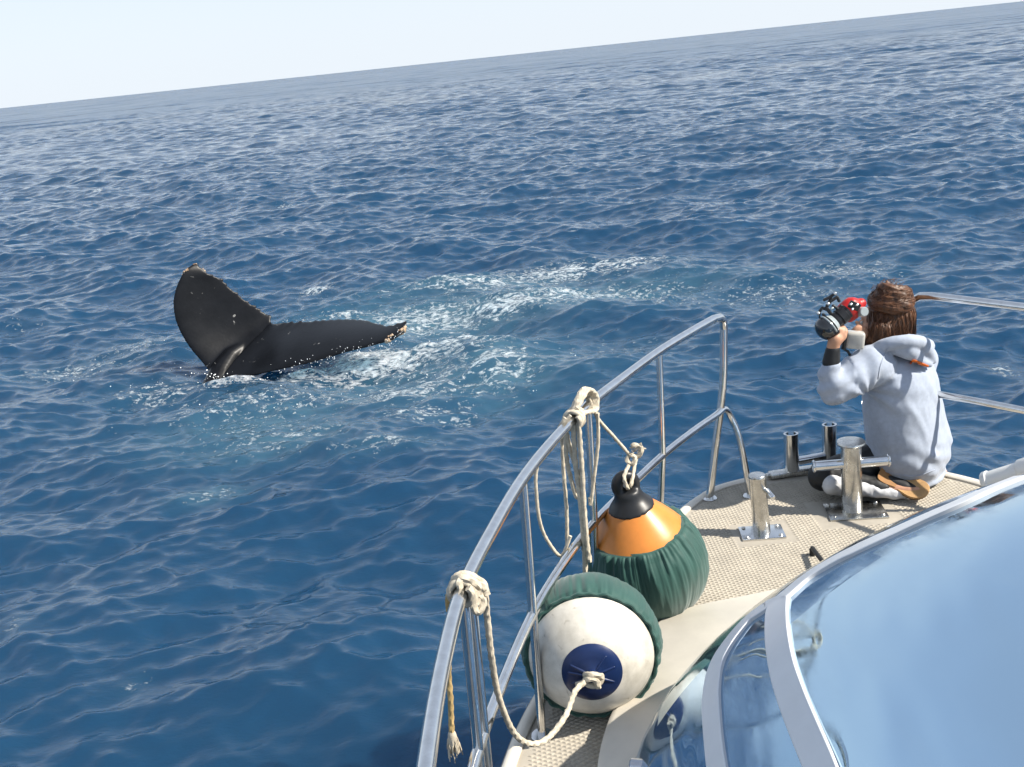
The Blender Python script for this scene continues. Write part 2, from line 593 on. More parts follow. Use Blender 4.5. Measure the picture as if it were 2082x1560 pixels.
def sea_material():
    m = bpy.data.materials.new('sea_water')
    m.use_nodes = True
    t = m.node_tree
    L = t.links.new
    b = t.nodes["Principled BSDF"]

    def node(k, **kw):
        n = t.nodes.new(k)
        for a, v in kw.items():
            setattr(n, a, v)
        return n

    def math_(op, a, bb=None, clamp=False):
        n = node("ShaderNodeMath", operation=op, use_clamp=clamp)
        for i, x in enumerate((a, bb)):
            if x is None:
                continue
            if isinstance(x, (int, float)):
                n.inputs[i].default_value = x
            else:
                L(x, n.inputs[i])
        return n.outputs[0]

    def noise_(scale, detail, rough=.55, st=(1, 1, 1), rot=0., dist=0.):
        mp = node("ShaderNodeMapping")
        mp.inputs["Scale"].default_value = st
        mp.inputs["Rotation"].default_value = (0, 0, rot)
        L(geo.outputs["Position"], mp.inputs[0])
        n = node("ShaderNodeTexNoise")
        n.inputs["Scale"].default_value = scale
        n.inputs["Detail"].default_value = detail
        n.inputs["Roughness"].default_value = rough
        n.inputs["Distortion"].default_value = dist
        L(mp.outputs[0], n.inputs["Vector"])
        return n.outputs[0]

    geo = node("ShaderNodeNewGeometry")
    foam = node("ShaderNodeAttribute", attribute_name='foam').outputs["Fac"]
    air = node("ShaderNodeAttribute", attribute_name='air').outputs["Fac"]
    # foam where a lacy noise rises over a threshold set by the foam amount
    n1 = noise_(4.6, 6, .7, (.55, 1.0, 1), .15, .9)
    n2 = noise_(17, 3, .6, (.8, 1, 1), 0, .4)
    ridged = math_('SUBTRACT', 1.0, math_('MULTIPLY', math_('ABSOLUTE', math_('SUBTRACT', n1, .5)), 5.0), True)
    comb = math_('ADD', math_('MULTIPLY', ridged, .46), math_('MULTIPLY', n2, .80))
    thr = math_('SUBTRACT', .98, math_('MULTIPLY', foam, .50))
    fm = math_('MULTIPLY', math_('SUBTRACT', comb, thr), 3.2, True)
    fm = math_('MULTIPLY', fm, math_('GREATER_THAN', foam, .06))
    # body colour
    mixa = node("ShaderNodeMix", data_type='RGBA')
    mixa.inputs["A"].default_value = (.0065, .039, .088, 1)
    mixa.inputs["B"].default_value = (.07, .165, .215, 1)
    airn = math_('MULTIPLY', air, math_('MULTIPLY', n1, 1.35), True)
    L(airn, mixa.inputs["Factor"])
    mixf = node("ShaderNodeMix", data_type='RGBA')
    mixf.inputs["B"].default_value = (.64, .69, .72, 1)
    L(mixa.outputs["Result"], mixf.inputs["A"])
    L(fm, mixf.inputs["Factor"])
    L(mixf.outputs["Result"], b.inputs["Base Color"])
    # far water: facets too small to build show as roughness
    ln = node("ShaderNodeVectorMath", operation='LENGTH')
    L(geo.outputs["Position"], ln.inputs[0])
    mr = node("ShaderNodeMapRange", interpolation_type='SMOOTHSTEP')
    mr.inputs[1].default_value = 20
    mr.inputs[2].default_value = 260
    mr.inputs[3].default_value = .05
    mr.inputs[4].default_value = .24
    L(ln.outputs["Value"], mr.inputs[0])
    rmix = node("ShaderNodeMix", data_type='FLOAT')
    L(fm, rmix.inputs["Factor"])
    L(mr.outputs[0], rmix.inputs["A"])
    rmix.inputs["B"].default_value = .8
    L(rmix.outputs["Result"], b.inputs["Roughness"])
    b.inputs["IOR"].default_value = 1.44
    b.subsurface_method = 'BURLEY'
    b.inputs["Subsurface Weight"].default_value = .7
    b.inputs["Subsurface Radius"].default_value = (.5, .9, 1.2)
    b.inputs["Subsurface Scale"].default_value = 1.8
    # ripples
    r2 = noise_(4.0, 5, .62, (.55, 1.4, 1), .12, 0)
    bp2 = node("ShaderNodeBump")
    bp2.inputs["Strength"].default_value = 1
    bp2.inputs["Distance"].default_value = .014
    L(r2, bp2.inputs["Height"])
    bp3 = node("ShaderNodeBump")
    bp3.inputs["Strength"].default_value = 1
    bp3.inputs["Distance"].default_value = .03
    L(fm, bp3.inputs["Height"])
    L(bp2.outputs[0], bp3.inputs["Normal"])
    # waves finer than the built ones, far out: tilt the surface with a broad-band noise
    mpf = node("ShaderNodeMapping")
    mpf.inputs["Scale"].default_value = (.45, 1, 1)
    L(geo.outputs["Position"], mpf.inputs[0])
    nf = node("ShaderNodeTexNoise")
    nf.inputs["Scale"].default_value = .05
    nf.inputs["Detail"].default_value = 9
    nf.inputs["Roughness"].default_value = .82
    L(mpf.outputs[0], nf.inputs["Vector"])
    sb = node("ShaderNodeVectorMath", operation='SUBTRACT')
    L(nf.outputs["Color"], sb.inputs[0])
    sb.inputs[1].default_value = (.5, .5, .5)
    far = node("ShaderNodeMapRange", interpolation_type='SMOOTHSTEP')
    far.inputs[1].default_value = 12
    far.inputs[2].default_value = 160
    far.inputs[3].default_value = 0
    far.inputs[4].default_value = 1.6
    L(ln.outputs["Value"], far.inputs[0])
    scv = node("ShaderNodeVectorMath", operation='SCALE')
    L(sb.outputs[0], scv.inputs[0])
    L(far.outputs[0], scv.inputs["Scale"])
    flat = node("ShaderNodeVectorMath", operation='MULTIPLY')
    L(scv.outputs[0], flat.inputs[0])
    flat.inputs[1].default_value = (1, 1, 0)
    av = node("ShaderNodeVectorMath", operation='ADD')
    L(bp3.outputs[0], av.inputs[0])
    L(flat.outputs[0], av.inputs[1])
    nv_ = node("ShaderNodeVectorMath", operation='NORMALIZE')
    L(av.outputs[0], nv_.inputs[0])
    L(nv_.outputs[0], b.inputs["Normal"])
    return m


build_sea()

# ------------------------------------------------------------------ the boat
boat = tag(empty("boat", (MID, 0, 0)), "white motor boat foredeck with steel rails and tan moulded deck", "boat")
EDGE = [(-4.0, 1.50), (-2, 1.55), (0, 1.57), (1.0, 1.57), (1.5, 1.56), (2.06, 1.50), (2.52, 1.415), (2.887, 1.29),
        (3.3, 1.08), (3.73, .83), (4.0, .68), (4.12, .60), (4.22, .51), (4.28, .44), (4.33, .32), (4.352, .18), (4.36, 0.0)]


def outline(tab, inset=0., n=6):
    """port side from astern to the bow, then starboard back again, as a list of points"""
    P = catmull([Vector((-b, a, 0)) for a, b in tab], n)
    Q = P + [Vector((-p.x, p.y, 0)) for p in reversed(P[:-1])]
    if inset:
        out = []
        for i, p in enumerate(Q):
            a, b = Q[max(0, i - 1)], Q[min(len(Q) - 1, i + 1)]
            d = (b - a).normalized()
            out.append(p + Vector((d.y, -d.x, 0)) * inset)
        Q = out
    return [Vector((p.x + MID, p.y, 0)) for p in Q]


deck_line = outline(EDGE)
# hull
mb = MB()
rows = []
for z, sc, rake in ((DECK - .012, 1.0, 0), (DECK - .12, .995, .02), (1.1, .95, .10), (.6, .86, .32), (.1, .76, .62), (-.5, .5, 1.1)):
    rows.append([Vector((MID + (p.x - MID) * sc, p.y - rake * max(0, (p.y - 1.0) / 3.3), z)) for p in deck_line])
n = len(deck_line)
for r in rows:
    mb.v += r
for i in range(len(rows) - 1):
    for k in range(n - 1):
        mb.f.append((i * n + k, i * n + k + 1, (i + 1) * n + k + 1, (i + 1) * n + k))
put("hull", mb, M['hull'], boat)
# deck sheet
half = (n - 1) // 2
mb = MB()
for k in range(half + 1):
    a, b = deck_line[k], deck_line[n - 1 - k]
    mb.v += [(a.x, a.y, DECK), (b.x, b.y, DECK)]
for k in range(half):
    mb.f.append((2 * k, 2 * k + 1, 2 * k + 3, 2 * k + 2))
deck = put("deck", mb, M['deck'], boat)
# raised lip round the deck edge
lip = outline(EDGE, .025)
mb = MB()
mb.add(*sweep([p + Vector((0, 0, DECK + .004)) for p in lip], .020, 10, squash=(.55, 1.0)))
put("toe_rail", mb, M['cream'], boat)
# plinth the cabin stands on
PL = [(-4, 1.24), (1.0, 1.24), (2.0, 1.205), (2.375, 1.153), (2.563, 1.106), (2.722, 1.043), (2.938, .956), (3.05, .905), (3.116, .855),
      (3.155, .785), (3.181, .70), (3.201, .58), (3.23, .42), (3.245, .2), (3.25, 0)]
pl = outline(PL, 0, 4)
mb = MB()
n = len(pl)
ZP = DECK + .08
ins = outline(PL, .018, 4)
for q, z in ((pl, DECK - .004), (pl, ZP - .014), (ins, ZP)):
    mb.v += [Vector((p.x, p.y, z)) for p in q]
for i in range(2):
    for k in range(n - 1):
        mb.f.append((i * n + k, i * n + k + 1, (i + 1) * n + k + 1, (i + 1) * n + k))
for k in range((n - 1) // 2):
    mb.f.append((2 * n + k, 2 * n + k + 1, 3 * n - 2 - k, 3 * n - 1 - k))
put("cabin_plinth", mb, M['cream'], boat)

# tread lozenges moulded into the deck
PLATES = [(1.32, 3.90, .17, .13), (.922, 3.793, .12, .10), (1.27, 4.33, .2, .07)]


def half_at(tab, y):
    return interp(tab, y)


mb = MB()
row = 0
y = 1.6
while y < 4.32:
    x = -1.5 + (row % 2) * .0145
    we = half_at(EDGE, y) - .075
    wp = (half_at(PL, y) + .012) if y < 3.25 else -1
    while x < 1.5:
        if abs(x) < we and abs(x) > wp and not (x > .2 and y < 3.0):
            X = x + MID
            if not any(abs(X - a) < c and abs(y - b) < d for a, b, c, d in PLATES):
                l, wd, h = .0125, .0066, .0034
                mb.add([(X - l, y, DECK - .0005), (X, y - wd, DECK - .0005), (X + l, y, DECK - .0005), (X, y + wd, DECK - .0005),
                        (X - l * .5, y, DECK + h), (X, y - wd * .5, DECK + h), (X + l * .5, y, DECK + h), (X, y + wd * .5, DECK + h)],
                       [(0, 1, 5, 4), (1, 2, 6, 5), (2, 3, 7, 6), (3, 0, 4, 7), (4, 5, 6, 7)])
        x += .029
    y += .0092
    row += 1
o = put("tread_relief", mb, M['pad'], deck, smooth=False)
o['kind'] = 'stuff'

# --- cabin: a rounded, raked nose with wrap-round mirrored windows
NOSE = 2.905


def _wb(y):
    u = min(1, max(0, (y - 2.106) / (2.905 - 2.106)))
    return 1.10 * (1 - u ** 1.95) ** (1 / 2.25) + .004


def _zc(y):
    u = min(1, max(0, (y - .586) / (2.905 - .586)))
    return 1.574 + 1.105 * (1 - u ** 2.781) ** (1 / 1.514) + .002


_ys = np.concatenate([np.linspace(-1.5, 2.2, 40), 2.2 + (NOSE - 2.2) * np.sin(np.linspace(.01, math.pi / 2, 400))])
WBF = [(y, _wb(y)) for y in _ys]
ZCF = [(y, _zc(y)) for y in _ys]
ZB = ZP - .006
PEX = 1.6


def cab(y, phi):
    wv, h = interp(WBF, y), interp(ZCF, y) - ZB
    s, c = math.sin(phi), math.cos(phi)
    return Vector((MID + wv * math.copysign(abs(s) ** (2 / PEX), s), y, ZB + h * abs(c) ** (2 / PEX)))


def cab_n(y, phi):
    e = .004
    a = cab(min(NOSE - .001, y + e), phi) - cab(y - e, phi)
    b = cab(y, min(math.pi / 2, phi + e)) - cab(y, max(-math.pi / 2, phi - e))
    nn = a.cross(b)
    nn.normalize()
    if nn.dot(Vector((cab(y, phi).x - MID, .4, .8))) < 0:
        nn = -nn
    return nn


def hit(px, py):
    """where the sight line through a pixel meets the cabin"""
    r = ray(px, py)
    t = .8
    while t < 6:
        p = _c + r * t
        if p.y < NOSE - .003:
            wv, h = interp(WBF, p.y), interp(ZCF, p.y) - ZB
            u = abs(p.x - MID) / max(wv, 1e-3)
            if u < 1:
                z = ZB + h * (1 - u ** PEX) ** (1 / PEX)
                if p.z < z:
                    return p
        t += .004
    return None


def to_param(p):
    wv = interp(WBF, p.y)
    u = max(-1, min(1, (p.x - MID) / wv))
    return (p.y, math.copysign(math.asin(abs(u) ** (PEX / 2)), u))


YS = list(np.concatenate([np.linspace(.3, 2.4, 36), 2.4 + (NOSE - 2.4) * np.sin(np.linspace(.02, math.pi / 2, 60))]))
YS[-1] = NOSE - .0002
NPH = 120
PH = [-math.pi / 2 + math.pi * k / NPH for k in range(NPH + 1)]


def frame_path(pix, head):
    out = [to_param(p) for p in (hit(*q) for q in pix) if p is not None]
    return head + out


# frame lines: along the foot of the glass, then turning up the pillar
f_main = frame_path([(2076, 974), (2010, 1000), (1950, 1027), (1880, 1058), (1820, 1085), (1760, 1112), (1700, 1141), (1645, 1174), (1606, 1206), (1586, 1225), (1581, 1250), (1583, 1300), (1594, 1364), (1615, 1427), (1641, 1491), (1672, 1565), (1700, 1640)], [])
f_side = frame_path([(1574, 1222), (1560, 1236), (1528, 1258), (1500, 1288), (1473, 1325), (1456, 1364), (1449, 1410), (1449, 1448), (1455, 1520), (1462, 1570), (1475, 1640)], [])


def phi_of(path, y):
    q = sorted(path)
    return float(np.interp(y, [a for a, _ in q], [b for _, b in q]))


y_main, y_side = max(a for a, _ in f_main), max(a for a, _ in f_side)
panes = {'windscreen': MB(), 'quarter_window': MB(), 'side_window': MB(), 'starboard': MB()}
idx = {}
allv = [[cab(y, p) for p in PH] for y in YS]
for i in range(len(YS) - 1):
    for k in range(NPH):
        y, p = (YS[i] + YS[i + 1]) / 2, (PH[k] + PH[k + 1]) / 2
        pm = phi_of(f_main, y) if y < y_main else -1.2
        ps = phi_of(f_side, y) if y < y_side else -math.pi
        key = 'windscreen' if pm < p < -pm * 1.0 else ('starboard' if p > 0 else ('quarter_window' if p > ps else 'side_window'))
        b = panes[key]
        b.add([allv[i][k], allv[i][k + 1], allv[i + 1][k + 1], allv[i + 1][k]], [(0, 1, 2, 3)])


def glass_material():
    m = mat('mirrored_window', (.42, .58, .72), .035, .92)
    t = m.node_tree
    b = t.nodes["Principled BSDF"]
    tc = t.nodes.new("ShaderNodeTexCoord")
    mp = t.nodes.new("ShaderNodeMapping")
    mp.inputs["Scale"].default_value = (1, .45, 1.6)
    n = t.nodes.new("ShaderNodeTexNoise")
    n.inputs["Scale"].default_value = 3.2
    n.inputs["Detail"].default_value = 2
    bp = t.nodes.new("ShaderNodeBump")
    bp.inputs["Strength"].default_value = .5
    bp.inputs["Distance"].default_value = .03
    t.links.new(tc.outputs["Object"], mp.inputs[0])
    t.links.new(mp.outputs[0], n.inputs["Vector"])
    t.links.new(n.outputs[0], bp.inputs["Height"])
    t.links.new(bp.outputs[0], b.inputs["Normal"])
    ms = t.nodes.new("ShaderNodeMapping")
    ms.inputs["Scale"].default_value = (6, 1.2, 1.5)
    t.links.new(tc.outputs["Object"], ms.inputs[0])
    n2 = t.nodes.new("ShaderNodeTexNoise")
    n2.inputs["Scale"].default_value = 4
    n2.inputs["Detail"].default_value = 7
    n2.inputs["Roughness"].default_value = .7
    t.links.new(ms.outputs[0], n2.inputs["Vector"])
    rr_ = t.nodes.new("ShaderNodeMapRange")
    rr_.inputs[1].default_value = .42
    rr_.inputs[2].default_value = .75
    rr_.inputs[3].default_value = .03
    rr_.inputs[4].default_value = .26
    t.links.new(n2.outputs[0], rr_.inputs[0])
    t.links.new(rr_.outputs[0], b.inputs["Roughness"])
    return m


M['glass'] = glass_material()
M['side_glass'] = glass_material()
_b = M['side_glass'].node_tree.nodes["Principled BSDF"]
_b.inputs["Base Color"].default_value = (.26, .42, .60, 1)
_b.inputs["Metallic"].default_value = .75
_b.inputs["IOR"].default_value = 1.9


def weld(b):
    key, v, f = {}, [], []
    remap = []
    for p in b.v:
        q = tuple(round(c, 5) for c in p)
        if q not in key:
            key[q] = len(v)
            v.append(p)
        remap.append(key[q])
    for q in b.f:
        g = []
        for i in q:
            if remap[i] not in g:
                g.append(remap[i])
        if len(g) > 2:
            f.append(tuple(g))
    r = MB()
    r.v, r.f = v, f
    return r


for nm, key in (("windscreen", 'windscreen'), ("quarter_window", 'quarter_window'), ("side_window", 'side_window'), ("side_window", 'starboard')):
    if panes[key].f:
        put(nm, weld(panes[key]), M['glass' if key == 'windscreen' else 'side_glass'], boat, sharp=0)


def band(path, half, proud, name):
    """a flat strip lying on the cabin along a line of (y, phi)"""
    P = [cab(a, b) for a, b in path]
    P = catmull(P, 10)
    N = []
    for p in P:
        a, b = to_param(Vector((p.x, min(p.y, NOSE - .004), p.z)))
        N.append(cab_n(min(a, NOSE - .004), b))
    v, f = [], []
    for i, p in enumerate(P):
        d = (P[min(i + 1, len(P) - 1)] - P[max(i - 1, 0)]).normalized()
        s = d.cross(N[i]).normalized()
        hw = half(i / (len(P) - 1)) if callable(half) else half
        for a, h in ((-1, -.02), (-1, proud * .8), (-.93, proud), (.93, proud), (1, proud * .8), (1, -.02)):
            v.append(p + s * (hw * a) + N[i] * h)
    for i in range(len(P) - 1):
        for k in range(5):
            f.append((i * 6 + k, i * 6 + k + 1, (i + 1) * 6 + k + 1, (i + 1) * 6 + k))
    f += [tuple(range(6)), tuple(range((len(P) - 1) * 6, len(P) * 6))]
    return link(name, v, f, M['frame'], boat, sharp=28)


band(f_main, .033, .008, "window_pillar")
band(f_side, .030, .008, "window_pillar")
# cream bead where the glass meets the plinth
mb = MB()
bead = [cab(y, -math.pi / 2) + Vector((0, 0, .004)) for y in np.concatenate([np.linspace(.6, 2.3, 20), 2.3 + (NOSE - .002 - 2.3) * np.sin(np.linspace(.02, math.pi / 2, 60))])]
bead += [Vector((2 * MID - p.x, p.y, p.z)) for p in reversed(bead)]
mb.add(*sweep(bead, .012, 8))
put("window_seal", mb, M['rubber'], boat)


# --- guard rails
RAIL = [(1.47, .0, 1.475), (1.77, 0, 1.457), (2.057, 0, 1.423), (2.36, 0, 1.35), (2.643, 0, 1.269), (2.92, 0, 1.165), (3.199, 0, 1.037), (3.46, 0, .885), (3.726, 0, .721), (3.95, 0, .56)]
TOPZ, MIDZ = 2.31, 1.90


def guard_rail(sgn):
    def P(y, wv, z):
        return Vector((MID - sgn * wv, y, z))
    top = [P(-1.2, 1.49, TOPZ), P(.4, 1.49, TOPZ), P(1.1, 1.485, TOPZ)] + [P(a, c, TOPZ) for a, _, c in RAIL] + [P(4.10, .44, TOPZ + .002)]
    pth = catmull(top, 8)
    end = [P(4.135, .408, TOPZ - .003), P(4.158, .388, TOPZ - .022), P(4.166, .386, TOPZ - .06), P(4.168, .40, 2.0), P(4.169, .44, 1.75), P(4.169, .477, DECK + .004)]
    mb = MB()
    mb.add(*sweep(pth + end[:3] + catmull(end[2:], 4), .0165, 14))
    o = put("guard_rail", mb, M['steel'], boat)
    mid = [P(-1.2, 1.50, MIDZ), P(.4, 1.50, MIDZ), P(1.1, 1.495, MIDZ)] + [P(a, c + .012, MIDZ) for a, _, c in RAIL] + [P(4.10, .452, MIDZ), P(4.17, .405, MIDZ)]
    mp = catmull(mid, 8)
    leg = [P(4.17, .405, MIDZ), P(4.188, .385, MIDZ - .012), P(4.198, .365, MIDZ - .05), P(4.18, .335, 1.75), P(4.151, .305, DECK + .004)]
    mb = MB()
    mb.add(*sweep(mp + catmull(leg, 6)[1:], .0145, 12))
    put("mid_rail", mb, M['steel'], o)
    for a, c, dx in ((3.726, .721, .03), (3.199, 1.037, .012), (2.643, 1.269, .0), (2.057, 1.423, -.004), (2.12, 1.41, .0), (1.3, 1.48, 0), (.3, 1.49, 0)):
        if sgn < 0 and a in (2.12,):
            continue
        mb = MB()
        mb.add(*sweep([P(a, c, TOPZ - .008), P(a, c + .01, MIDZ), P(a, c + .02 + dx, DECK + .004)], .0125, 12))
        mb.add(*cyl(P(a, c + .02 + dx, DECK), P(a, c + .02 + dx, DECK + .008), .034, segs=20))
        put("post", mb, M['steel'], o)
    for q in (P(4.169, .477, DECK), P(4.151, .305, DECK)):
        mb = MB()
        mb.add(*cyl(q, q + Vector((0, 0, .008)), .032, segs=20))
        put("foot_plate", mb, M['steel'], o)
    return o


guard_rail(1)['label'] = "curved stainless rail with ropes tied to it"
guard_rail(-1)['label'] = "stainless rail behind the kneeling person"

# --- samson post (tall, with cross bar)
b0 = Vector((1.32, 3.905, DECK))
mb = MB()
mb.add(*lathe([(.038, .006), (.041, .01), (.040, .27), (.040, .286), (.052, .293), (.056, .300), (.054, .306), (.03, .309), (.001, .310)], b0, (-.015, 0, 1), 36))
sp = put("samson_post", mb, M['dull_steel'], boat)
sp['label'] = "tall steel mooring post with a flanged top"
mb = MB()
c1, c2 = Vector((1.172, 3.92, 1.708)), Vector((1.457, 3.885, 1.716))
mb.add(*cyl(c1, c2, .0205, segs=24))
mb.add(*cyl(c1 - (c2 - c1) * .02, c1 + (c2 - c1) * .012, .026, segs=24))
mb.add(*cyl(c2 - (c2 - c1) * .012, c2 + (c2 - c1) * .02, .026, segs=24))
put("cross_bar", mb, M['steel'], sp)
mb = MB()
mb.add(*rbox(b0 + Vector((.01, -.005, .004)), (.23, .16, .009), Matrix.Rotation(R(-6), 3, 'Z'), .003))
put("base_plate", mb, M['dull_steel'], sp)
# --- short bollard
b1 = Vector((.922, 3.793, DECK))
mb = MB()
mb.add(*lathe([(.033, .006), (.034, .01), (.032, .236), (.034, .240), (.034, .249), (.031, .253), (.001, .254)], b1, (-.045, .01, 1), 32))
bo = put("bollard", mb, M['dull_steel'], boat)
bo['label'] = "short round steel bollard beside the orange fender"
mb = MB()
q = b1 + Vector((.0, 0, .185))
mb.add(*cyl(q + Vector((.02, -.01, .004)), q + Vector((.035, -.058, -.012)), .011, segs=16))
put("pin", mb, M['steel'], bo)
mb = MB()
mb.add(*rbox(b1 + Vector((0, 0, .004)), (.17, .12, .009), Matrix.Rotation(R(-4), 3, 'Z'), .003))
put("base_plate", mb, M['steel'], bo)
for own, c0, ex, ey, rz in ((sp, b0 + Vector((.01, -.005, 0)), .095, .06, -6), (bo, b1, .066, .042, -4)):
    for sx_ in (-1, 1):
        for sy_ in (-1, 1):
            p_ = c0 + Matrix.Rotation(R(rz), 3, 'Z') @ Vector((ex * sx_, ey * sy_, .0085))
            mb = MB()
            mb.add(*lathe([(.0085, 0), (.0085, .003), (.006, .0055), (.001, .006)], p_, (0, 0, 1), 8))
            put("bolt", mb, M['dull_steel'], own)
# --- bow roller: two split uprights on a bar
bx = Vector((1.27, 4.33, DECK))
mb = MB()
mb.add(*rbox((1.27, 4.335, DECK + .017), (.36, .055, .022), Matrix.Rotation(R(6), 3, 'Z'), .006))
mb.add(*cyl((1.075, 4.31, DECK + .018), (1.10, 4.318, DECK + .018), .012, segs=14))
br = put("bow_roller", mb, M['dull_steel'], boat)
br['label'] = "bow fairlead with two upright steel guides"
for x, yy, zt in ((1.193, 4.325, 1.70), (1.372, 4.355, 1.712)):
    mb = MB()
    # folded channel: a rounded U in plan, open to one side
    prof = []
    for k in range(13):
        a = R(-30) + R(300) * k / 12
        prof.append((x + .033 * math.cos(a + 2.4), yy + .027 * math.sin(a + 2.4)))
    v, f = [], []
    for z in (DECK + .026, zt):
        for sgn in (1, .72):
            for px_, py_ in prof:
                v.append((x + (px_ - x) * sgn, yy + (py_ - yy) * sgn, z))
    m_ = len(prof)
    for k in range(m_ - 1):
        f.append((k, k + 1, 2 * m_ + k + 1, 2 * m_ + k))
        f.append((m_ + k + 1, m_ + k, 3 * m_ + k, 3 * m_ + k + 1))
        f.append((2 * m_ + k, 2 * m_ + k + 1, 3 * m_ + k + 1, 3 * m_ + k))
    f.append((0, m_, 3 * m_, 2 * m_))
    f.append((m_ - 1, 2 * m_ - 1, 4 * m_ - 1, 3 * m_ - 1))
    mb.add(v, f)
    put("upright", mb, M['steel'], br)
mb = MB()
mb.add(*cyl((1.215, 4.335, DECK + .062), (1.35, 4.35, DECK + .066), .019, segs=20))
put("roller", mb, M['steel'], br)
# --- white tube lying on deck by the starboard edge
mb = MB()
ta, tb = at(2004, 984, 3.70), at(2130, 944, 3.56)
d = (tb - ta).normalized()
mb.add(*lathe([(.026, .004), (.044, 0), (.047, .004), (.047, .02), (.043, .024), (.042, .14), (.048, .144), (.05, .15), (.05, .36), (.045, .37)], ta, d, 36))
vt = put("vent_tube", mb, M['white'], boat)
vt['label'] = "white tube with a grey end beside the windscreen"
mb = MB()
mb.add(*cyl(ta - d * .001, ta + d * .006, .042, segs=32))
put("end_cap", mb, mat('grey_cap', (.5, .48, .44), .5, var=.15), vt)
for k in (.06, .3):
    mb = MB()
    q = ta + d * k
    mb.add(*rbox((q.x, q.y, (q.z - .03 + DECK) / 2), (.05, .03, max(.03, q.z - .03 - DECK)), None, .004))
    put("bracket", mb, M['white'], vt)
# --- wiper arm stub at the foot of the windscreen
mb = MB()
wa, wb_ = oz(1652, 1115, DECK + .03), oz(1690, 1165, DECK + .055)
mb.add(*rc(wa, wb_, .009, .008))
mb.add(*cyl((wa.x, wa.y, DECK), (wa.x, wa.y, DECK + .03), .012, segs=14))
put("deck_pin", mb, M['rubber'], boat)
# --- hinge fitting at the side window
mb = MB()
h0, h1 = at(1282, 1556, 2.20), at(1420, 1566, 2.14)
dd = (h1 - h0).normalized()
mb.add(*cyl(h0, h0 + dd * .05, .017, segs=24))
mb.add(*cyl(h0 + dd * .046, h0 + dd * .098, .0125, segs=20))
mb.add(*cyl(h0 + dd * .092, h0 + dd * .101, .02, segs=24))
mb.add(*cyl(h0 + dd * .101, h1 + dd * .06, .0135, segs=20))
put("window_hinge", mb, mat('shaded_chrome', (.5, .52, .56), .2, 1, var=.1), boat)

# ------------------------------------------------------------------ fenders
def sphere_prof(r, z0, z1, n=26):
    out = []
    for i in range(n + 1):
        t = z0 + (z1 - z0) * i / n
        a = math.radians(t)
        out.append((r * math.cos(a), r * math.sin(a)))
    return out


def bumpy_cover(r_in, a0, a1, axis, c, pleat, seed, segs=140, n=36, extra=()):
    """cloth cover gathered towards its open hem"""
    rnd = random.Random(seed)
    ph = [rnd.uniform(0, 6.28) for _ in range(12)]
    fr = [rnd.randint(16, 70) for _ in range(12)]

    def wob(r, z, th):
        L = math.hypot(r, z)
        lat = math.degrees(math.atan2(z, r))
        t = (lat - a0) / (a1 - a0)
        g = max(0, t) ** 1.6
        cth, sth = math.cos(th), math.sin(th)
        def rg(f_, w_, o_):
            return 1 - 2 * abs(noise.noise(Vector((cth * f_ + seed + o_, sth * f_, lat * w_ + .25 * cth))))
        s2 = noise.noise(Vector((cth * 1.6 + seed, sth * 1.6, lat * .03)))
        d = pleat * (g * (.8 * rg(6, .012, 0) + .6 * rg(17, .02, 7) - .4) + (.35 + .3 * g) * rg(2.6, .02, 3) + .6 * s2 - .1)
        if t > .97:
            d -= .003
        q = (L + d) / L
        return r * q, z * q
    pr = sphere_prof(r_in, a0, min(a1, 33) if extra else a1, n) + list(extra)
    return lathe(pr, c, axis, segs, wob)


# white ball, blue end towards us
FC = Vector((.152, 2.77, DECK + .212))
ax = (at(1196, 1352, 2.6) - at(1213, 1302, 2.79)).normalized()
ax = Vector((-.07, -.98, .10)).normalized()
fd = tag(empty("fender", (FC.x, FC.y, DECK)), "white ball fender with blue end and green cover against the rail", "fender", "ball fenders on the side deck")
mb = MB()
mb.add(*lathe(sphere_prof(.199, -40, 66, 40), FC, ax, 72))
o = put("ball", mb, M['ball'], fd)
mb = MB()
mb.add(*lathe([(.086, .176), (.0855, .1815), (.078, .1885), (.066, .194), (.05, .197), (.03, .199), (.02, .205), (.018, .225), (.012, .229), (.001, .23)], FC, ax, 64))
cap = put("end_cap", mb, M['blue'], fd)
# moulded ribs on the blue end
side = ax.cross(Vector((0, 0, 1))).normalized()
upv = side.cross(ax).normalized()
mb = MB()
for ang in (28, 8, -22, 205, 130, 165):
    a = R(ang)
    dv = side * math.cos(a) + upv * math.sin(a)
    mb.add(*rc(FC + ax * .203 + dv * .016, FC + ax * .192 + dv * .064, .005, .004))
put("rib", mb, M['blue'], cap)
mb = MB()
mb.add(*bumpy_cover(.207, -88, 23, ax, FC, .006, 3, 300, 46))
put("cloth_cover", mb, M['green'], fd, sharp=0)
mb = MB()
hem = []
for k in range(180):
    th = 2 * math.pi * k / 180
    rr = .2065 + .004 * math.sin(th * 23) * math.sin(th * 7 + 1)
    a = R(22.5)
    e1 = ax.orthogonal().normalized()
    e2 = ax.cross(e1)
    hem.append(FC + ax * (rr * math.sin(a)) + (e1 * math.cos(th) + e2 * math.sin(th)) * rr * math.cos(a))
mb.add(*sweep(hem, .0052, 8, closed=True))
put("hem", mb, M['green'], fd)

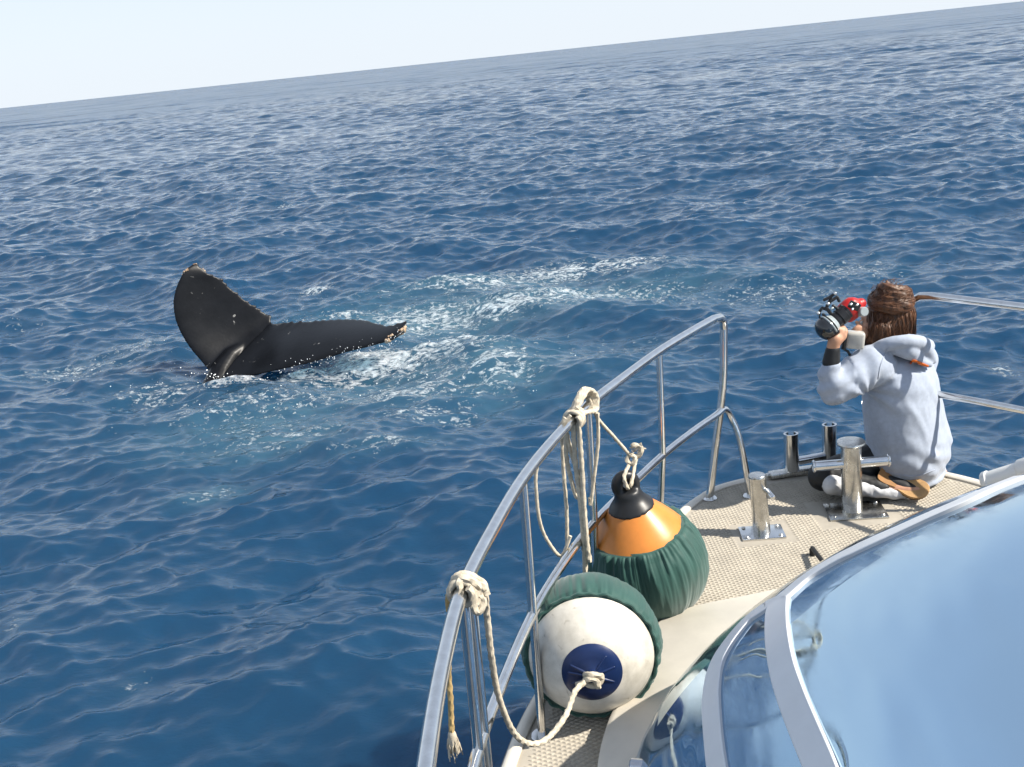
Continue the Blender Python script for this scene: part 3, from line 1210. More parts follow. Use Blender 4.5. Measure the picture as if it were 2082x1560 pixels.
# orange one, neck up
OC = Vector((.392, 3.26, DECK + .200))
ox = (at(1284, 985, 3.30) - at(1322, 1130, 3.30)).normalized()
ox = Vector((ox.x, -.10, ox.z)).normalized()
fo = tag(empty("fender", (OC.x, OC.y, DECK)), "orange fender with black neck and green cover standing on deck", "fender", "ball fenders on the side deck")
mb = MB()
pr = [(.196 * math.cos(R(t)), .196 * math.sin(R(t))) for t in range(-30, 32, 4)]
pr += [(.160, .125), (.138, .156), (.112, .190), (.084, .222), (.07, .238)]
mb.add(*lathe(pr, OC, ox, 72))
put("ball", mb, M['orange'], fo)
mb = MB()
mb.add(*lathe([(.078, .228), (.079, .233), (.074, .240), (.064, .253), (.053, .266), (.047, .28), (.045, .29), (.04, .30), (.02, .305)], OC, ox, 56))
# flat lifting eye
e1 = Vector((1, .25, 0)).normalized()
e1 = (e1 - ox * e1.dot(ox)).normalized()
e2 = ox.cross(e1)
ec = OC + ox * .318
loop = [ec + (e1 * math.cos(a) * .030 + ox * math.sin(a) * .033) for a in np.linspace(0, 2 * math.pi, 33)[:-1]]
mb.add(*sweep(loop, .0205, 14, closed=True))
co, no, fs = fuse(mb, .006, 3)
put_o = link("neck", [tuple(p) for p in co], fs, M['neck'], fo, sharp=0)
mb = MB()
mb.add(*bumpy_cover(.206, -88, 43, ox, OC, .010, 9, 320, 60, [(.169, .122), (.163, .130), (.157, .138)]))
put("cloth_cover", mb, M['green'], fo, sharp=0)

# ------------------------------------------------------------------ ropes
def rope(pts, rad=.0075, n=10, tw=None):
    p = catmull(pts, n)
    return sweep(p, rad, 9, lobes=3, twist=(tw or 1.3 / rad * .42), depth=.26)


def coil(c, axis, r, turns, pitch, rad, start=0., n=18):
    ax_ = Vector(axis).normalized()
    a = ax_.orthogonal().normalized()
    b = ax_.cross(a)
    return [Vector(c) + ax_ * (pitch * (k / n - turns / 2)) + (a * math.cos(start + 2 * math.pi * k / n) + b * math.sin(start + 2 * math.pi * k / n)) * r
            for k in range(int(turns * n) + 1)]


def rail_pt(y, z=TOPZ, off=0.):
    wv = float(np.interp(y, [a for a, _, _ in RAIL], [c for _, _, c in RAIL]))
    return Vector((MID - wv + off, y, z))


# knot near us, from which a line runs to the white ball
kc = rail_pt(2.06)
kd = (rail_pt(2.15) - rail_pt(1.97)).normalized()
rp = tag(empty("rope", kc), "cream rope sagging from the near rail knot to the white fender", "rope", "ropes on the rail")
mb = MB()
mb.add(*sweep(coil(kc, kd, .0255, 3.2, .017, .0085), .0085, 9, lobes=3, twist=75, depth=.24))
mb.add(*rope([kc + Vector(q) for q in ((-.018, .012, .02), (.0, -.01, .034), (.03, -.012, .018), (.036, .0, -.012), (.022, -.014, -.03), (.004, -.02, -.012), (-.004, -.016, .026), (.02, .0, .03), (.045, .006, .004), (.05, 0, -.02))], .0085))
mb.add(*rope([kc + Vector(q) for q in ((.03, -.01, .0), (.02, -.02, -.03), (.028, -.016, -.05), (.042, -.006, -.03), (.03, .0, -.01))], .0085))
put("knot", mb, M['rope'], rp)
tie = FC + ax * .215
line = [kc + Vector((.02, -.004, .01)), kc + Vector((.045, .0, .0)), at(990, 1250, 2.10), at(1000, 1340, 2.12), at(1015, 1420, 2.16), at(1045, 1490, 2.22), at(1080, 1513, 2.27),
        at(1115, 1500, 2.32), at(1150, 1455, 2.40), at(1170, 1405, 2.50), tie + Vector((-.012, -.012, .004)), tie + Vector((.0, -.012, .012))]
mb = MB()
mb.add(*rope(line, .0078, 14))
put("line", mb, M['rope'], rp)
mb = MB()
mb.add(*rope([tie + Vector(q) for q in ((-.02, .0, .012), (-.01, -.016, .022), (.014, -.018, .018), (.026, -.008, .004), (.012, -.012, -.016), (-.012, -.014, -.012), (-.022, -.006, -.002), (-.012, -.022, .012), (.008, -.024, .006), (.014, -.018, -.02))], .0085))
mb.add(*rope([tie + Vector(q) for q in ((-.01, -.01, -.004), (-.03, -.004, -.012), (-.046, .002, -.018))], .0085))
put("end_knot", mb, M['rope'], rp)

# stained tail hanging outboard with a frayed end
t0 = kc + Vector((-.022, .012, .0))
rt = tag(empty("rope", t0), "stained rope tail with a frayed end hanging outside the near rail", "rope", "ropes on the rail")
tail = [kc + Vector((-.02, .01, .014)), kc + Vector((-.036, .012, -.03)), kc + Vector((-.038, .02, -.09)), at(912, 1360, 2.10), at(916, 1420, 2.10), at(918, 1480, 2.10), at(919, 1496, 2.10)]
mb = MB()
mb.add(*rope(tail, .0068, 12))
put("line", mb, M['rope_old'], rt)
fe = at(920, 1500, 2.10)
mb = MB()
mb.add(*ell(fe, (.0105, .0105, .022)))
for k in range(70):
    a = random.uniform(0, 6.28)
    s = random.uniform(.2, 1)
    l = random.uniform(.025, .05)
    p0 = fe + Vector((math.cos(a) * .007 * s, math.sin(a) * .007 * s, random.uniform(-.018, .018)))
    p1 = p0 + Vector((math.cos(a) * .010 * s, math.sin(a) * .010 * s, -l * .5))
    mb.add(*sweep([p0, p1, p0 + Vector((math.cos(a) * .012 * s, math.sin(a) * .012 * s, -l))], .0013, 4))
put("frayed_end", mb, M['rope'], rt)

# bundle lashed to the rail further forward
bc = rail_pt(3.13)
bd = (rail_pt(3.22) - rail_pt(3.04)).normalized()
rb = tag(empty("rope", bc), "coiled rope bundle lashed to the rail, its loops hanging down", "rope", "ropes on the rail")
mb = MB()
mb.add(*sweep(coil(bc + bd * -.05, bd, .027, 3.0, .016, .008), .0085, 9, lobes=3, twist=75, depth=.24))
for k in range(6):
    o_ = (k - 2.5) * .006
    mb.add(*rope([bc + bd * -.045 + Vector((o_ * .5, -.012, .02 + .003 * k)), bc + bd * .0 + Vector((o_, -.02, .056 + .004 * k - abs(o_))), bc + bd * .05 + Vector((o_, -.018, .062 + .004 * k - abs(o_))),
                  bc + bd * .092 + Vector((o_ + .008, -.012, .03)), bc + bd * .085 + Vector((o_ + .006, -.02, -.012)), bc + bd * .03 + Vector((o_, -.026, .002)), bc + bd * -.03 + Vector((o_ * .5, -.02, .016))], .0075))
put("lashing", mb, M['rope'], rb)


def drop(pix, y, rad=.0062, name="loop", start=None):
    m2 = MB()
    pts = ([start] if start is not None else []) + [at(px, py, y + dy) for px, py, dy in [(q + (0,))[:3] for q in pix]]
    m2.add(*rope(pts, rad, 8))
    return put(name, m2, M['rope'], rb)


drop([(1165, 860), (1170, 940), (1180, 1020), (1186, 1090), (1190, 1160), (1186, 1170)], 3.06, .0085)
drop([(1176, 860), (1182, 940), (1188, 1040), (1194, 1110), (1199, 1142)], 3.055, .0085)
drop([(1150, 880), (1153, 940), (1170, 1005), (1180, 1010)], 3.08, .0075)
drop([(1142, 880), (1146, 960), (1152, 1040), (1153, 1110)], 3.10, .0065)
drop([(1150, 870), (1160, 915), (1175, 965), (1182, 990)], 3.075, .007)
drop([(1215, 840), (1216, 900), (1208, 970), (1201, 1025), (1199, 1012)], 3.16, .006)
drop([(1160, 845), (1120, 895), (1092, 950), (1091, 1010), (1100, 1070), (1120, 1110), (1142, 1130), (1160, 1090)], 3.02, .0058)
drop([(1150, 850), (1130, 885), (1110, 912)], 3.02, .008)

# line from the bundle to the orange fender's eye
rl = tag(empty("rope", bc + bd * .09), "taut cream line from the rail bundle to the orange fender", "rope", "ropes on the rail")
eye = ec + ox * .010
mb = MB()
mb.add(*rope([bc + bd * .085 + Vector((.0, -.015, .03)), at(1215, 850, 3.22), at(1246, 886, 3.24), at(1280, 925, 3.26)], .006))
put("line", mb, M['rope'], rl)
mb = MB()
kk = at(1283, 932, 3.26)
mb.add(*rope([kk + Vector(q) for q in ((0, 0, .012), (.012, -.012, .004), (.0, -.016, -.014), (-.014, -.006, -.004), (-.002, .006, .01), (.016, 0, .0), (.004, -.014, -.02))], .0075))
mb.add(*rope([kk + Vector((-.004, -.004, -.012)), eye + Vector((-.004, -.026, .03)), eye + Vector((.004, -.03, -.008)), eye + Vector((.012, -.004, -.016)), eye + Vector((.018, -.026, .004)), kk + Vector((.014, 0, -.01))], .0065))
mb.add(*rope([kk + Vector((.008, 0, .0)), kk + Vector((.03, -.004, .012)), kk + Vector((.036, -.004, .034)), kk + Vector((.014, -.002, .046)), kk + Vector((.006, 0, .042))], .008))
for k in range(24):
    p0 = kk + Vector((.02 + random.uniform(-.014, .02), random.uniform(-.01, .01), .03 + random.uniform(-.01, .016)))
    mb.add(*sweep([p0, p0 + Vector((random.uniform(-.016, .016), random.uniform(-.01, .01), random.uniform(-.012, .018)))], .0016, 4))
put("knot", mb, M['rope'], rl)


# ------------------------------------------------------------------ the whale's tail
def whale():
    notch = oz(551, 659, .43)
    # left blade stands up; right blade lies out low over the water
    Ll = [(440, 775, 12.62), (415, 742, 12.78), (385, 706, 12.84), (362, 666, 12.88), (352, 625, 12.93), (357, 588, 13.0), (374, 552, 13.1), (392, 538, 13.2)]
    Tl = [None, (549, 644, 13.3), (535, 636, 13.3), (505, 616, 13.28), (475, 592, 13.26), (445, 568, 13.24), (420, 555, 13.2), (398, 537, 13.2)]
    Lr = [(440, 790, -.10), (500, 768, -.02), (570, 751, .09), (640, 735, .15), (700, 717, .21), (752, 704, .26), (797, 691, .33), (824, 674, .39)]
    Tr = [None, (585, 657, .44), (625, 656, .43), (670, 652, .42), (710, 651, .41), (748, 654, .41), (788, 664, .42), (827, 655, .47)]
    mb = MB()

    def blade(L, T, seed, camber):
        nu, nv = 150, 26
        Lc = catmull(L, 24)
        Tc = catmull(T, 24)
        def at_(c, u):
            f_ = u * (len(c) - 1)
            i = min(int(f_), len(c) - 2)
            return c[i].lerp(c[i + 1], f_ - i)
        grid = []
        for i in range(nu + 1):
            u = i / nu
            a, b = at_(Lc, u), at_(Tc, u)
            ser = .055 * abs(math.sin(u * 58 + seed)) * abs(noise.noise(Vector((u * 23, seed, 0))) + .45) * min(1, u * 6)
            grid.append((a, b, ser))
        top, bot = [], []
        for i in range(nu + 1):
            u = i / nu
            a, b, ser = grid[i]
            a2, b2, _ = grid[min(i + 1, nu)]
            a1, b1, _ = grid[max(i - 1, 0)]
            du = ((a2 + b2) - (a1 + b1)).normalized()
            ch = (b - a)
            nn = du.cross(ch).normalized()
            if nn.y > 0:
                nn = -nn
            cl = ch.length
            for k in range(nv + 1):
                v_ = k / nv
                vv = v_ * (1 + (ser / max(cl, .05)) * max(0, v_ - .8) * 5)
                p = a + ch * vv + nn * (camber * cl * math.sin(math.pi * v_) * (1 - u * .5))
                th = .046 * (1 - .72 * u) * (max(0, v_ * (1 - v_)) ** .5 * 2 * (1.25 - v_ * .75)) + .007
                top.append(p + nn * th)
                bot.append(p - nn * th)
        W_ = nv + 1
        f = []
        n0 = len(top)
        for i in range(nu):
            for k in range(nv):
                q = (i * W_ + k, i * W_ + k + 1, (i + 1) * W_ + k + 1, (i + 1) * W_ + k)
                f.append(q)
                f.append(tuple(n0 + j for j in reversed(q)))
            f.append((i * W_, (i + 1) * W_, n0 + (i + 1) * W_, n0 + i * W_))
            f.append((i * W_ + nv, n0 + i * W_ + nv, n0 + (i + 1) * W_ + nv, (i + 1) * W_ + nv))
        for i in (0, nu):
            for k in range(nv):
                q = (i * W_ + k, i * W_ + k + 1, n0 + i * W_ + k + 1, n0 + i * W_ + k)
                f.append(q if i == 0 else tuple(reversed(q)))
        mb.add(top + bot, f)
    L1 = [at(*q) for q in Ll]
    T1 = [notch] + [at(*q) for q in Tl[1:]]
    blade(L1, T1, 1.3, -.05)
    L2 = [oz(*q) for q in Lr]
    T2 = [notch] + [oz(*q) for q in Tr[1:]]
    blade(L2, T2, 4.1, .03)
    # stock: keel ridge from under the water up to the notch
    ridge = [at(425, 865, 12.36), at(436, 805, 12.5), at(452, 755, 12.76), at(470, 726, 12.94), at(500, 703, 13.11), at(530, 684, 13.22), notch + Vector((0, 0, -.01))]
    rr = [.26, .20, .15, .12, .09, .06, .025]
    chain(mb, ridge, rr)
    co, no, fs = fuse(mb, .013, 5, .5)
    base = oz(435, 765, 0)
    o = link("whale", [tuple(p) for p in co], fs, M['whale'], None, (base.x, base.y, 0), sharp=0)
    tag(o, "black whale tail with raised flukes breaking the sea surface", "whale")
    bvh = BVHTree.FromPolygons([Vector(p) for p in co], fs)

    def barn(name, pix, n, rng_r, spread, label):
        m2 = MB()
        for k in range(n):
            px, py, yy = random.choice(pix)
            p = at(px + random.gauss(0, spread), py + random.gauss(0, spread), yy)
            q = bvh.find_nearest(p)
            c = q[0] + q[1] * .004
            r = random.uniform(*rng_r)
            m2.add(*lathe([(r, -r * .5), (r * 1.05, r * .2), (r * .7, r * .8), (r * .35, r * .9), (r * .3, r * .55)], c, q[1] + Vector((random.uniform(-.3, .3), random.uniform(-.3, .3), random.uniform(-.3, .3))), 9))
        oo = put(name, m2, M['barn'], o)
        oo['label'] = label
        oo['kind'] = 'stuff'
    tip = oz(824, 674, .39).y
    barn("barnacle", [(822, 668, tip), (815, 678, tip), (806, 684, tip), (796, 690, tip - .05), (786, 694, tip - .1), (826, 662, tip)], 110, (.006, .017), 3.5, "orange and white barnacles on the low fluke tip")
    barn("barnacle", [(394, 540, 13.2), (396, 548, 13.2), (380, 549, 13.1), (372, 556, 13.1), (415, 553, 13.2)], 34, (.006, .014), 3, "white barnacles on the raised fluke tip")
    return o, bvh


whale_o, whale_bvh = whale()

# drops running off the flukes and thrown up in the churned water
mb = MB()
oct_f = [(0, 2, 4), (2, 1, 4), (1, 3, 4), (3, 0, 4), (2, 0, 5), (1, 2, 5), (3, 1, 5), (0, 3, 5)]


def blob(c, r, sz=1.):
    mb.add([(c.x - r, c.y, c.z), (c.x + r, c.y, c.z), (c.x, c.y - r, c.z), (c.x, c.y + r, c.z), (c.x, c.y, c.z + r * sz), (c.x, c.y, c.z - r * sz)], oct_f)


edge = catmull([oz(*q) for q in [(560, 752, .08), (640, 735, .15), (700, 717, .21), (752, 704, .26), (797, 691, .33), (822, 675, .39)]], 30)
for k in range(120):
    p = random.choice(edge)
    blob(p + Vector((random.gauss(0, .03), -.03 - random.random() * .05, -.02 + random.gauss(.02, .05))), random.uniform(.002, .0065), random.uniform(1, 1.8))
for k in range(230):
    p = oz(random.gauss(800, 170), random.gauss(752, 40), 0)
    blob(p + Vector((0, 0, abs(random.gauss(.03, .05)))), random.uniform(.002, .004) * random.choice((1, 1, 1.6, 2.4)))
for k in range(130):
    p = oz(random.gauss(520, 160), random.gauss(785, 26), 0)
    blob(p + Vector((0, 0, abs(random.gauss(.03, .03)))), random.uniform(.002, .004) * random.choice((1, 1, 1.6, 2.4)))
for k in range(30):
    p = oz(random.gauss(432, 26), 764 + random.gauss(0, 4), 0)
    blob(p + Vector((0, -.1, abs(random.gauss(.02, .03)))), random.uniform(.003, .011))
o = put("spray_droplets", mb, mat('white_spray', (.82, .86, .88), .3), None, (0, 0, 0))
o['kind'] = 'stuff'
tag(o, "white water droplets flying off the whale flukes and churned sea", "spray")
# ------------------------------------------------------------------ the kneeling person
FW = Vector((-.78, .62, 0)).normalized()       # the way the person faces
SD = Vector((.62, .78, 0)).normalized()        # towards the right shoulder
UP = Vector((0, 0, 1))
FRAME = Matrix((SD, FW, UP)).transposed()      # columns: side, forward, up


def loft(rings, a, b, n=36, y=4.15):
    v, f = [], []
    for px, py, s, ff in rings:
        c = at(px, py, y)
        for k in range(n):
            th = 2 * math.pi * k / n
            cs, sn = math.cos(th), math.sin(th)
            v.append(c + SD * (a * s * math.copysign(abs(cs) ** .88, cs)) + FW * (b * s * ff * math.copysign(abs(sn) ** .88, sn)))
    for i in range(len(rings) - 1):
        for k in range(n):
            l = (k + 1) % n
            f.append((i * n + k, i * n + l, (i + 1) * n + l, (i + 1) * n + k))
    f += [tuple(range(n)), tuple(range((len(rings) - 1) * n, len(rings) * n))]
    return v, f


RINGS = [(1850, 973, .50, 1), (1850, 962, .80, 1), (1850, 935, .98, 1), (1849, 900, 1.02, 1.05), (1842, 860, .98, 1.02), (1835, 815, .95, 1), (1829, 772, .92, 1),
         (1825, 742, .86, .95), (1822, 722, .68, .9), (1816, 706, .42, .9), (1812, 695, .32, .95)]
shL, shR = at(1766, 745, 4.03), at(1868, 732, 4.30)
elL, wrL, haL = at(1694, 790, 3.98), at(1690, 728, 3.97), at(1697, 694, 3.97)
elR, wrR = at(1812, 790, 4.44), at(1760, 702, 4.16)
headc = at(1800, 657, 4.15)
hipL, hipR = at(1815, 925, 4.12), at(1850, 925, 4.25)
knL, knR = at(1673, 968, 4.06), at(1725, 955, 4.26)
anL, anR = at(1792, 992, 3.985), at(1850, 968, 4.22)
toL, toR = at(1872, 1001, 3.93), at(1915, 962, 4.2)
person_o = Vector(((hipL + hipR) / 2))
person_o.z = DECK

bm_ = MB()
bm_.add(*loft([(p, q, s * .82, ff) for p, q, s, ff in RINGS[1:]], .205, .14))
chain(bm_, [shL, elL, wrL, haL], [.052, .04, .027, .024])
chain(bm_, [shR, elR, wrR], [.052, .04, .028])
chain(bm_, [hipL, knL], [.085, .052])
chain(bm_, [hipR, knR], [.085, .052])
chain(bm_, [knL, anL, toL], [.048, .034, .024])
chain(bm_, [knR, anR, toR], [.048, .034, .024])
chain(bm_, [at(1814, 708, 4.15), at(1806, 680, 4.15)], [.054, .05])
# head with brow, nose, chin, ears
bm_.add(*ell(headc, (.072, .092, .106), FRAME))
bm_.add(*ell(headc + FW * .035 - UP * .055, (.052, .056, .055), FRAME))
bm_.add(*rc(headc + FW * .092 + UP * .01, headc + FW * .110 - UP * .022, .008, .013))
bm_.add(*ell(headc + FW * .082 - UP * .052, (.022, .012, .008), FRAME))
bm_.add(*ell(headc + FW * .080 + UP * .026, (.05, .014, .010), FRAME))
for s in (-1, 1):
    bm_.add(*ell(headc + SD * (.074 * s) - UP * .012, (.010, .022, .032), FRAME))
    bm_.add(*ell(headc + SD * (.045 * s) + FW * .066 - UP * .02, (.022, .02, .02), FRAME))
# left hand: palm, four fingers curled over the grip, thumb from the side of the palm
pal = at(1698, 690, 3.965)
bm_.add(*rc(at(1693, 706, 3.968), pal, .024, .027))
for i, (dx, dz, ln) in enumerate(((-.020, .024, 1.0), (-.006, .031, 1.08), (.009, .031, 1.0), (.022, .024, .82))):
    k0 = pal + Vector((dx, .0, dz * .55))
    k1 = k0 + Vector((.002, .006, .026)) * ln
    k2 = k1 + Vector((.005, .024, .012)) * ln
    k3 = k2 + Vector((.003, .018, -.010)) * ln
    chain(bm_, [k0, k1, k2, k3], [.0105, .0095, .009, .008])
chain(bm_, [pal + Vector((.012, -.006, -.012)), pal + Vector((.034, -.004, .006)), pal + Vector((.044, .006, .026)), pal + Vector((.042, .02, .04))], [.012, .011, .010, .0085])
# right hand by the face
pr_ = at(1757, 680, 4.10)
bm_.add(*rc(wrR, pr_, .024, .026))
for i, (dx, ln) in enumerate(((-.018, .9), (-.006, 1.0), (.006, 1.0), (.018, .85))):
    k0 = pr_ + Vector((-.004, -.012, .010 + dx))
    k1 = k0 + Vector((-.022, -.012, .012)) * ln
    k2 = k1 + Vector((-.022, .0, -.002)) * ln
    k3 = k2 + Vector((-.010, .010, -.008)) * ln
    chain(bm_, [k0, k1, k2, k3], [.0105, .0095, .009, .008])
chain(bm_, [pr_ + Vector((-.006, -.006, .016)), pr_ + Vector((-.02, -.008, .036)), pr_ + Vector((-.03, -.002, .054))], [.012, .0105, .009])
co, no, fs = fuse(bm_, .0062, 3)
person = link("person", [tuple(p) for p in co], fs, M['skin'], None, person_o, sharp=0)
tag(person, "person in pale grey hoodie kneeling on the foredeck, aiming a camera at the whale", "person")

# eyes and lips, on the side turned from us
for s in (-1, 1):
    m2 = MB()
    m2.add(*ell(headc + SD * (.032 * s) + FW * .083 + UP * .004, (.012, .008, .008), FRAME, 12, 8))
    put("eye", m2, M['clear'], person)

# hoodie
hb = MB()
hb.add(*loft(RINGS, .214, .150))
chain(hb, [shL + Vector((.03, .02, -.01)), shL, at(1732, 770, 4.0), elL + Vector((.006, 0, .004)), at(1689, 764, 3.975), at(1690, 745, 3.972)], [.085, .083, .074, .066, .047, .035])
hb.add(*ell(at(1712, 787, 3.99), (.062, .055, .055)))
chain(hb, [shR + Vector((-.02, -.02, -.01)), shR, elR, at(1772, 725, 4.22)], [.085, .078, .062, .040])
# ribbed hem
hem_r = []
for k in range(40):
    th = 2 * math.pi * k / 40
    hem_r.append(at(1850, 962, 4.15) + SD * (.172 * math.cos(th)) + FW * (.122 * math.sin(th)))
hb.add(*sweep(hem_r, .014, 8, closed=True))
# hood: rolled collar round the neck falling to a point between the shoulders
hood = [at(1772, 724, 4.08), at(1792, 706, 4.02), at(1826, 696, 3.985), at(1862, 694, 4.0), at(1886, 704, 4.06), at(1880, 700, 4.16), at(1850, 694, 4.24), at(1812, 694, 4.27), at(1782, 704, 4.22)]
hp = catmull(hood, 5, True)
hb.add(*sweep(hp, .027, 10, closed=True))
chain(hb, [at(1800, 705, 4.03), at(1845, 712, 4.0), at(1882, 735, 4.035)], [.018, .034, .017])
chain(hb, [at(1850, 694, 4.03), at(1880, 708, 4.03), at(1898, 734, 4.05)], [.030, .032, .013])
chain(hb, [at(1822, 712, 4.0), at(1862, 730, 3.995), at(1890, 742, 4.03)], [.012, .014, .012])
co, no, fs = fuse(hb, .0065, 5, .5)
# cloth folds: from the armpit, at the waist, in the sleeve
arm = at(1762, 800, 4.0)
out = co.copy()
for i in range(len(co)):
    p = Vector(co[i])
    d = p - arm
    ang = math.atan2(d.z, d.x)
    fall = math.exp(-(d.length / .20) ** 2)
    h = .0055 * fall * math.sin(ang * 10 + 3 * d.length)
    zz = p.z - DECK
    h += .0045 * math.exp(-((zz - .13) / .09) ** 2) * math.sin(60 * (p.z + .45 * p.x) + 4 * noise.noise(p * 6))
    h += .0025 * (1 - 2 * abs(noise.noise(p * 7.5))) + .0012 * (1 - 2 * abs(noise.noise(p * 17)))
    # long soft folds running from the shoulder to the far hip
    h += .0042 * max(0, math.sin(34 * (p.z * .55 + p.x * .9) + 5 * noise.noise(p * 3.2))) ** 3 * (1 if zz < .55 else .3)
    if p.x < at(1730, 780, 4).x:
        h += .004 * math.sin(85 * (p.z - p.x * .6) + 3 * noise.noise(p * 9))
    out[i] += no[i] * (h - .001)
hoodie = link("hoodie", [tuple(p) for p in out], fs, M['hoodie'], person, sharp=0)
hoodie['label'] = "pale grey hooded sweatshirt"
hbvh = BVHTree.FromPolygons([Vector(p) for p in out], fs)


def decal(name, pix, wpx, m, lift=.002):
    """thin printed or sewn strip following the cloth"""
    m2 = MB()
    P = catmull([Vector((a, b, 0)) for a, b in pix], 6)
    v, f = [], []
    for i, p in enumerate(P):
        d = (P[min(i + 1, len(P) - 1)] - P[max(0, i - 1)]).normalized()
        s = Vector((-d.y, d.x, 0))
        for e in (-1, 0, 1):
            q = p + s * (wpx * e * (.6 + .4 * math.sin(math.pi * i / (len(P) - 1))))
            o3 = _c + ray(q.x, q.y) * 2.5
            hhit = hbvh.ray_cast(o3, ray(q.x, q.y).normalized())
            if hhit[0] is None:
                hhit = hbvh.find_nearest(at(q.x, q.y, 4.05))
            v.append(hhit[0] + hhit[1] * lift)
    for i in range(len(P) - 1):
        for e in (0, 1):
            f.append((i * 3 + e, i * 3 + e + 1, (i + 1) * 3 + e + 1, (i + 1) * 3 + e))
    m2.add(v, f)
    o4 = put(name, m2, m, person, sharp=0)
    md = o4.modifiers.new("t", 'SOLIDIFY')
    md.thickness = .0015
    return o4


decal("chest_print", [(1850, 741), (1856, 733), (1866, 736), (1878, 741), (1887, 744)], 2.4, M['print'])['label'] = "orange print under the hood"
decal("seam", [(1806, 706), (1797, 725), (1790, 745), (1785, 770)], 1.1, M['hoodie'], .0025)
decal("seam", [(1795, 957), (1830, 966), (1865, 968), (1900, 955)], 1.2, M['hoodie'], .0025)
# black cuff and fingerless glove
mb = MB()
chain(mb, [at(1690, 735, 3.971), at(1693, 712, 3.969)], [.035, .029])
co, no, fs = fuse(mb, .006, 2)
link("wrist_band", [tuple(p) for p in co], fs, M['neoprene'], person, sharp=0)

# leggings
lb = MB()
chain(lb, [hipL + Vector((.02, .02, 0)), hipL, knL], [.085, .08, .062])
chain(lb, [hipR, knR], [.085, .062])
chain(lb, [knL, anL], [.060, .043])
chain(lb, [knR, anR], [.060, .043])
co, no, fs = fuse(lb, .007, 4)
co = rumple(co, no, .003, 16, 3.)
link("leggings", [tuple(p) for p in co], fs, M['neoprene'], person, sharp=0)
lb = MB()
q0, q1, q2 = at(1692, 986, 4.0), at(1742, 992, 3.985), at(1815, 1003, 3.955)
chain(lb, [q0, q1, q2, at(1850, 1006, 3.945)], [.042, .034, .026, .016])
co, no, fs = fuse(lb, .005, 4)
co = rumple(co, no, .003, 24, 8., octs=2)
for i in range(len(co)):
    co[i][2] = max(co[i][2], DECK + .004)
link("leg_panel", [tuple(p) for p in co], fs, M['wpanel'], person, sharp=0)['label'] = "white lower leg panel"


# shoes, soles turned up
def shoe(heel, toe, nrm, wd, label=None):
    ln = (toe - heel)
    Lh = ln.length
    lx = ln / Lh
    nz = (nrm - lx * nrm.dot(lx)).normalized()
    sx = nz.cross(lx).normalized()
    prof = [(-.02, .0), (-.01, .55), (.05, .78), (.18, .82), (.35, .72), (.5, .80), (.68, 1.0), (.82, .98), (.93, .74), (.99, .38), (1.01, 0)]
    pc = catmull([Vector((a * Lh, b * wd, 0)) for a, b in prof], 4)
    ring = pc + [Vector((p.x, -p.y, 0)) for p in reversed(pc[1:-1])]

    def slab(r, z0, z1, cut=None, bow=.0):
        v, f = [], []
        for z, sc in ((z0, .97), (z0 + .002, 1), (z1 - .002, 1), (z1, .97)):
            for p in r:
                t = p.x / Lh
                v.append(heel + lx * (Lh / 2 + (p.x - Lh / 2) * sc) + sx * (p.y * sc) + nz * (z + .016 * math.sin(math.pi * min(1, max(0, t))) * -1 + bow))
        m_ = len(r)
        for i in range(3):
            for k in range(m_):
                l = (k + 1) % m_
                f.append((i * m_ + k, i * m_ + l, (i + 1) * m_ + l, (i + 1) * m_ + k))
        half_ = m_ // 2
        for base in (0, 3 * m_):
            for k in range(half_):
                f.append((base + k, base + k + 1, base + (m_ - 1 - k) % m_, base + (m_ - k) % m_))
        return v, f
    m2 = MB()
    m2.add(*slab(ring, -.006, .006))
    o5 = put("shoe_sole", m2, M['sole'], person)
    hr = [p for p in ring if p.x < Lh * .40]
    hp_ = [p for p in pc if p.x < Lh * .40]
    hr = [Vector((p.x, p.y * 1.0, 0)) for p in hp_] + [Vector((p.x, -p.y, 0)) for p in reversed(hp_[1:])]
    hr = [Vector((p.x * .97 + .001, p.y * .96, 0)) for p in hr]
    v, f = [], []
    for z in (.004, .0095):
        for p in hr:
            v.append(heel + lx * p.x + sx * p.y + nz * (z - .016 * math.sin(math.pi * min(1, max(0, p.x / Lh)))))
    m_ = len(hr)
    for k in range(m_):
        l = (k + 1) % m_
        f.append((k, l, m_ + l, m_ + k))
    hh = (m_ - 1) // 2
    for k in range(hh):
        f.append((m_ + k, m_ + k + 1, m_ + (m_ - 1 - k), m_ + (m_ - k) % m_))
    m3 = MB()
    m3.add(v, f)
    put("heel_pad", m3, M['sole_dark'], o5)
    m2 = MB()
    m2.add(*rc(heel + lx * .03 - nz * .028, heel + lx * (Lh * .55) - nz * .032, .030, .032))
    m2.add(*rc(heel + lx * (Lh * .55) - nz * .032, heel + lx * (Lh * .86) - nz * .022, .032, .018))
    m2.add(*slab(ring, -.014, -.005))
    c_, n_, f_ = fuse(m2, .005, 3)
    for i in range(len(c_)):
        c_[i][2] = max(c_[i][2], DECK + .004)
    link("shoe", [tuple(p) for p in c_], f_, M['neoprene'], person, sharp=0)


shoe(at(1789, 962, 4.0), at(1888, 1001, 3.90), Vector((.20, -.66, .72)), .050)
shoe(at(1850, 955, 4.25), at(1912, 968, 4.16), Vector((.2, -.2, .95)), .040)

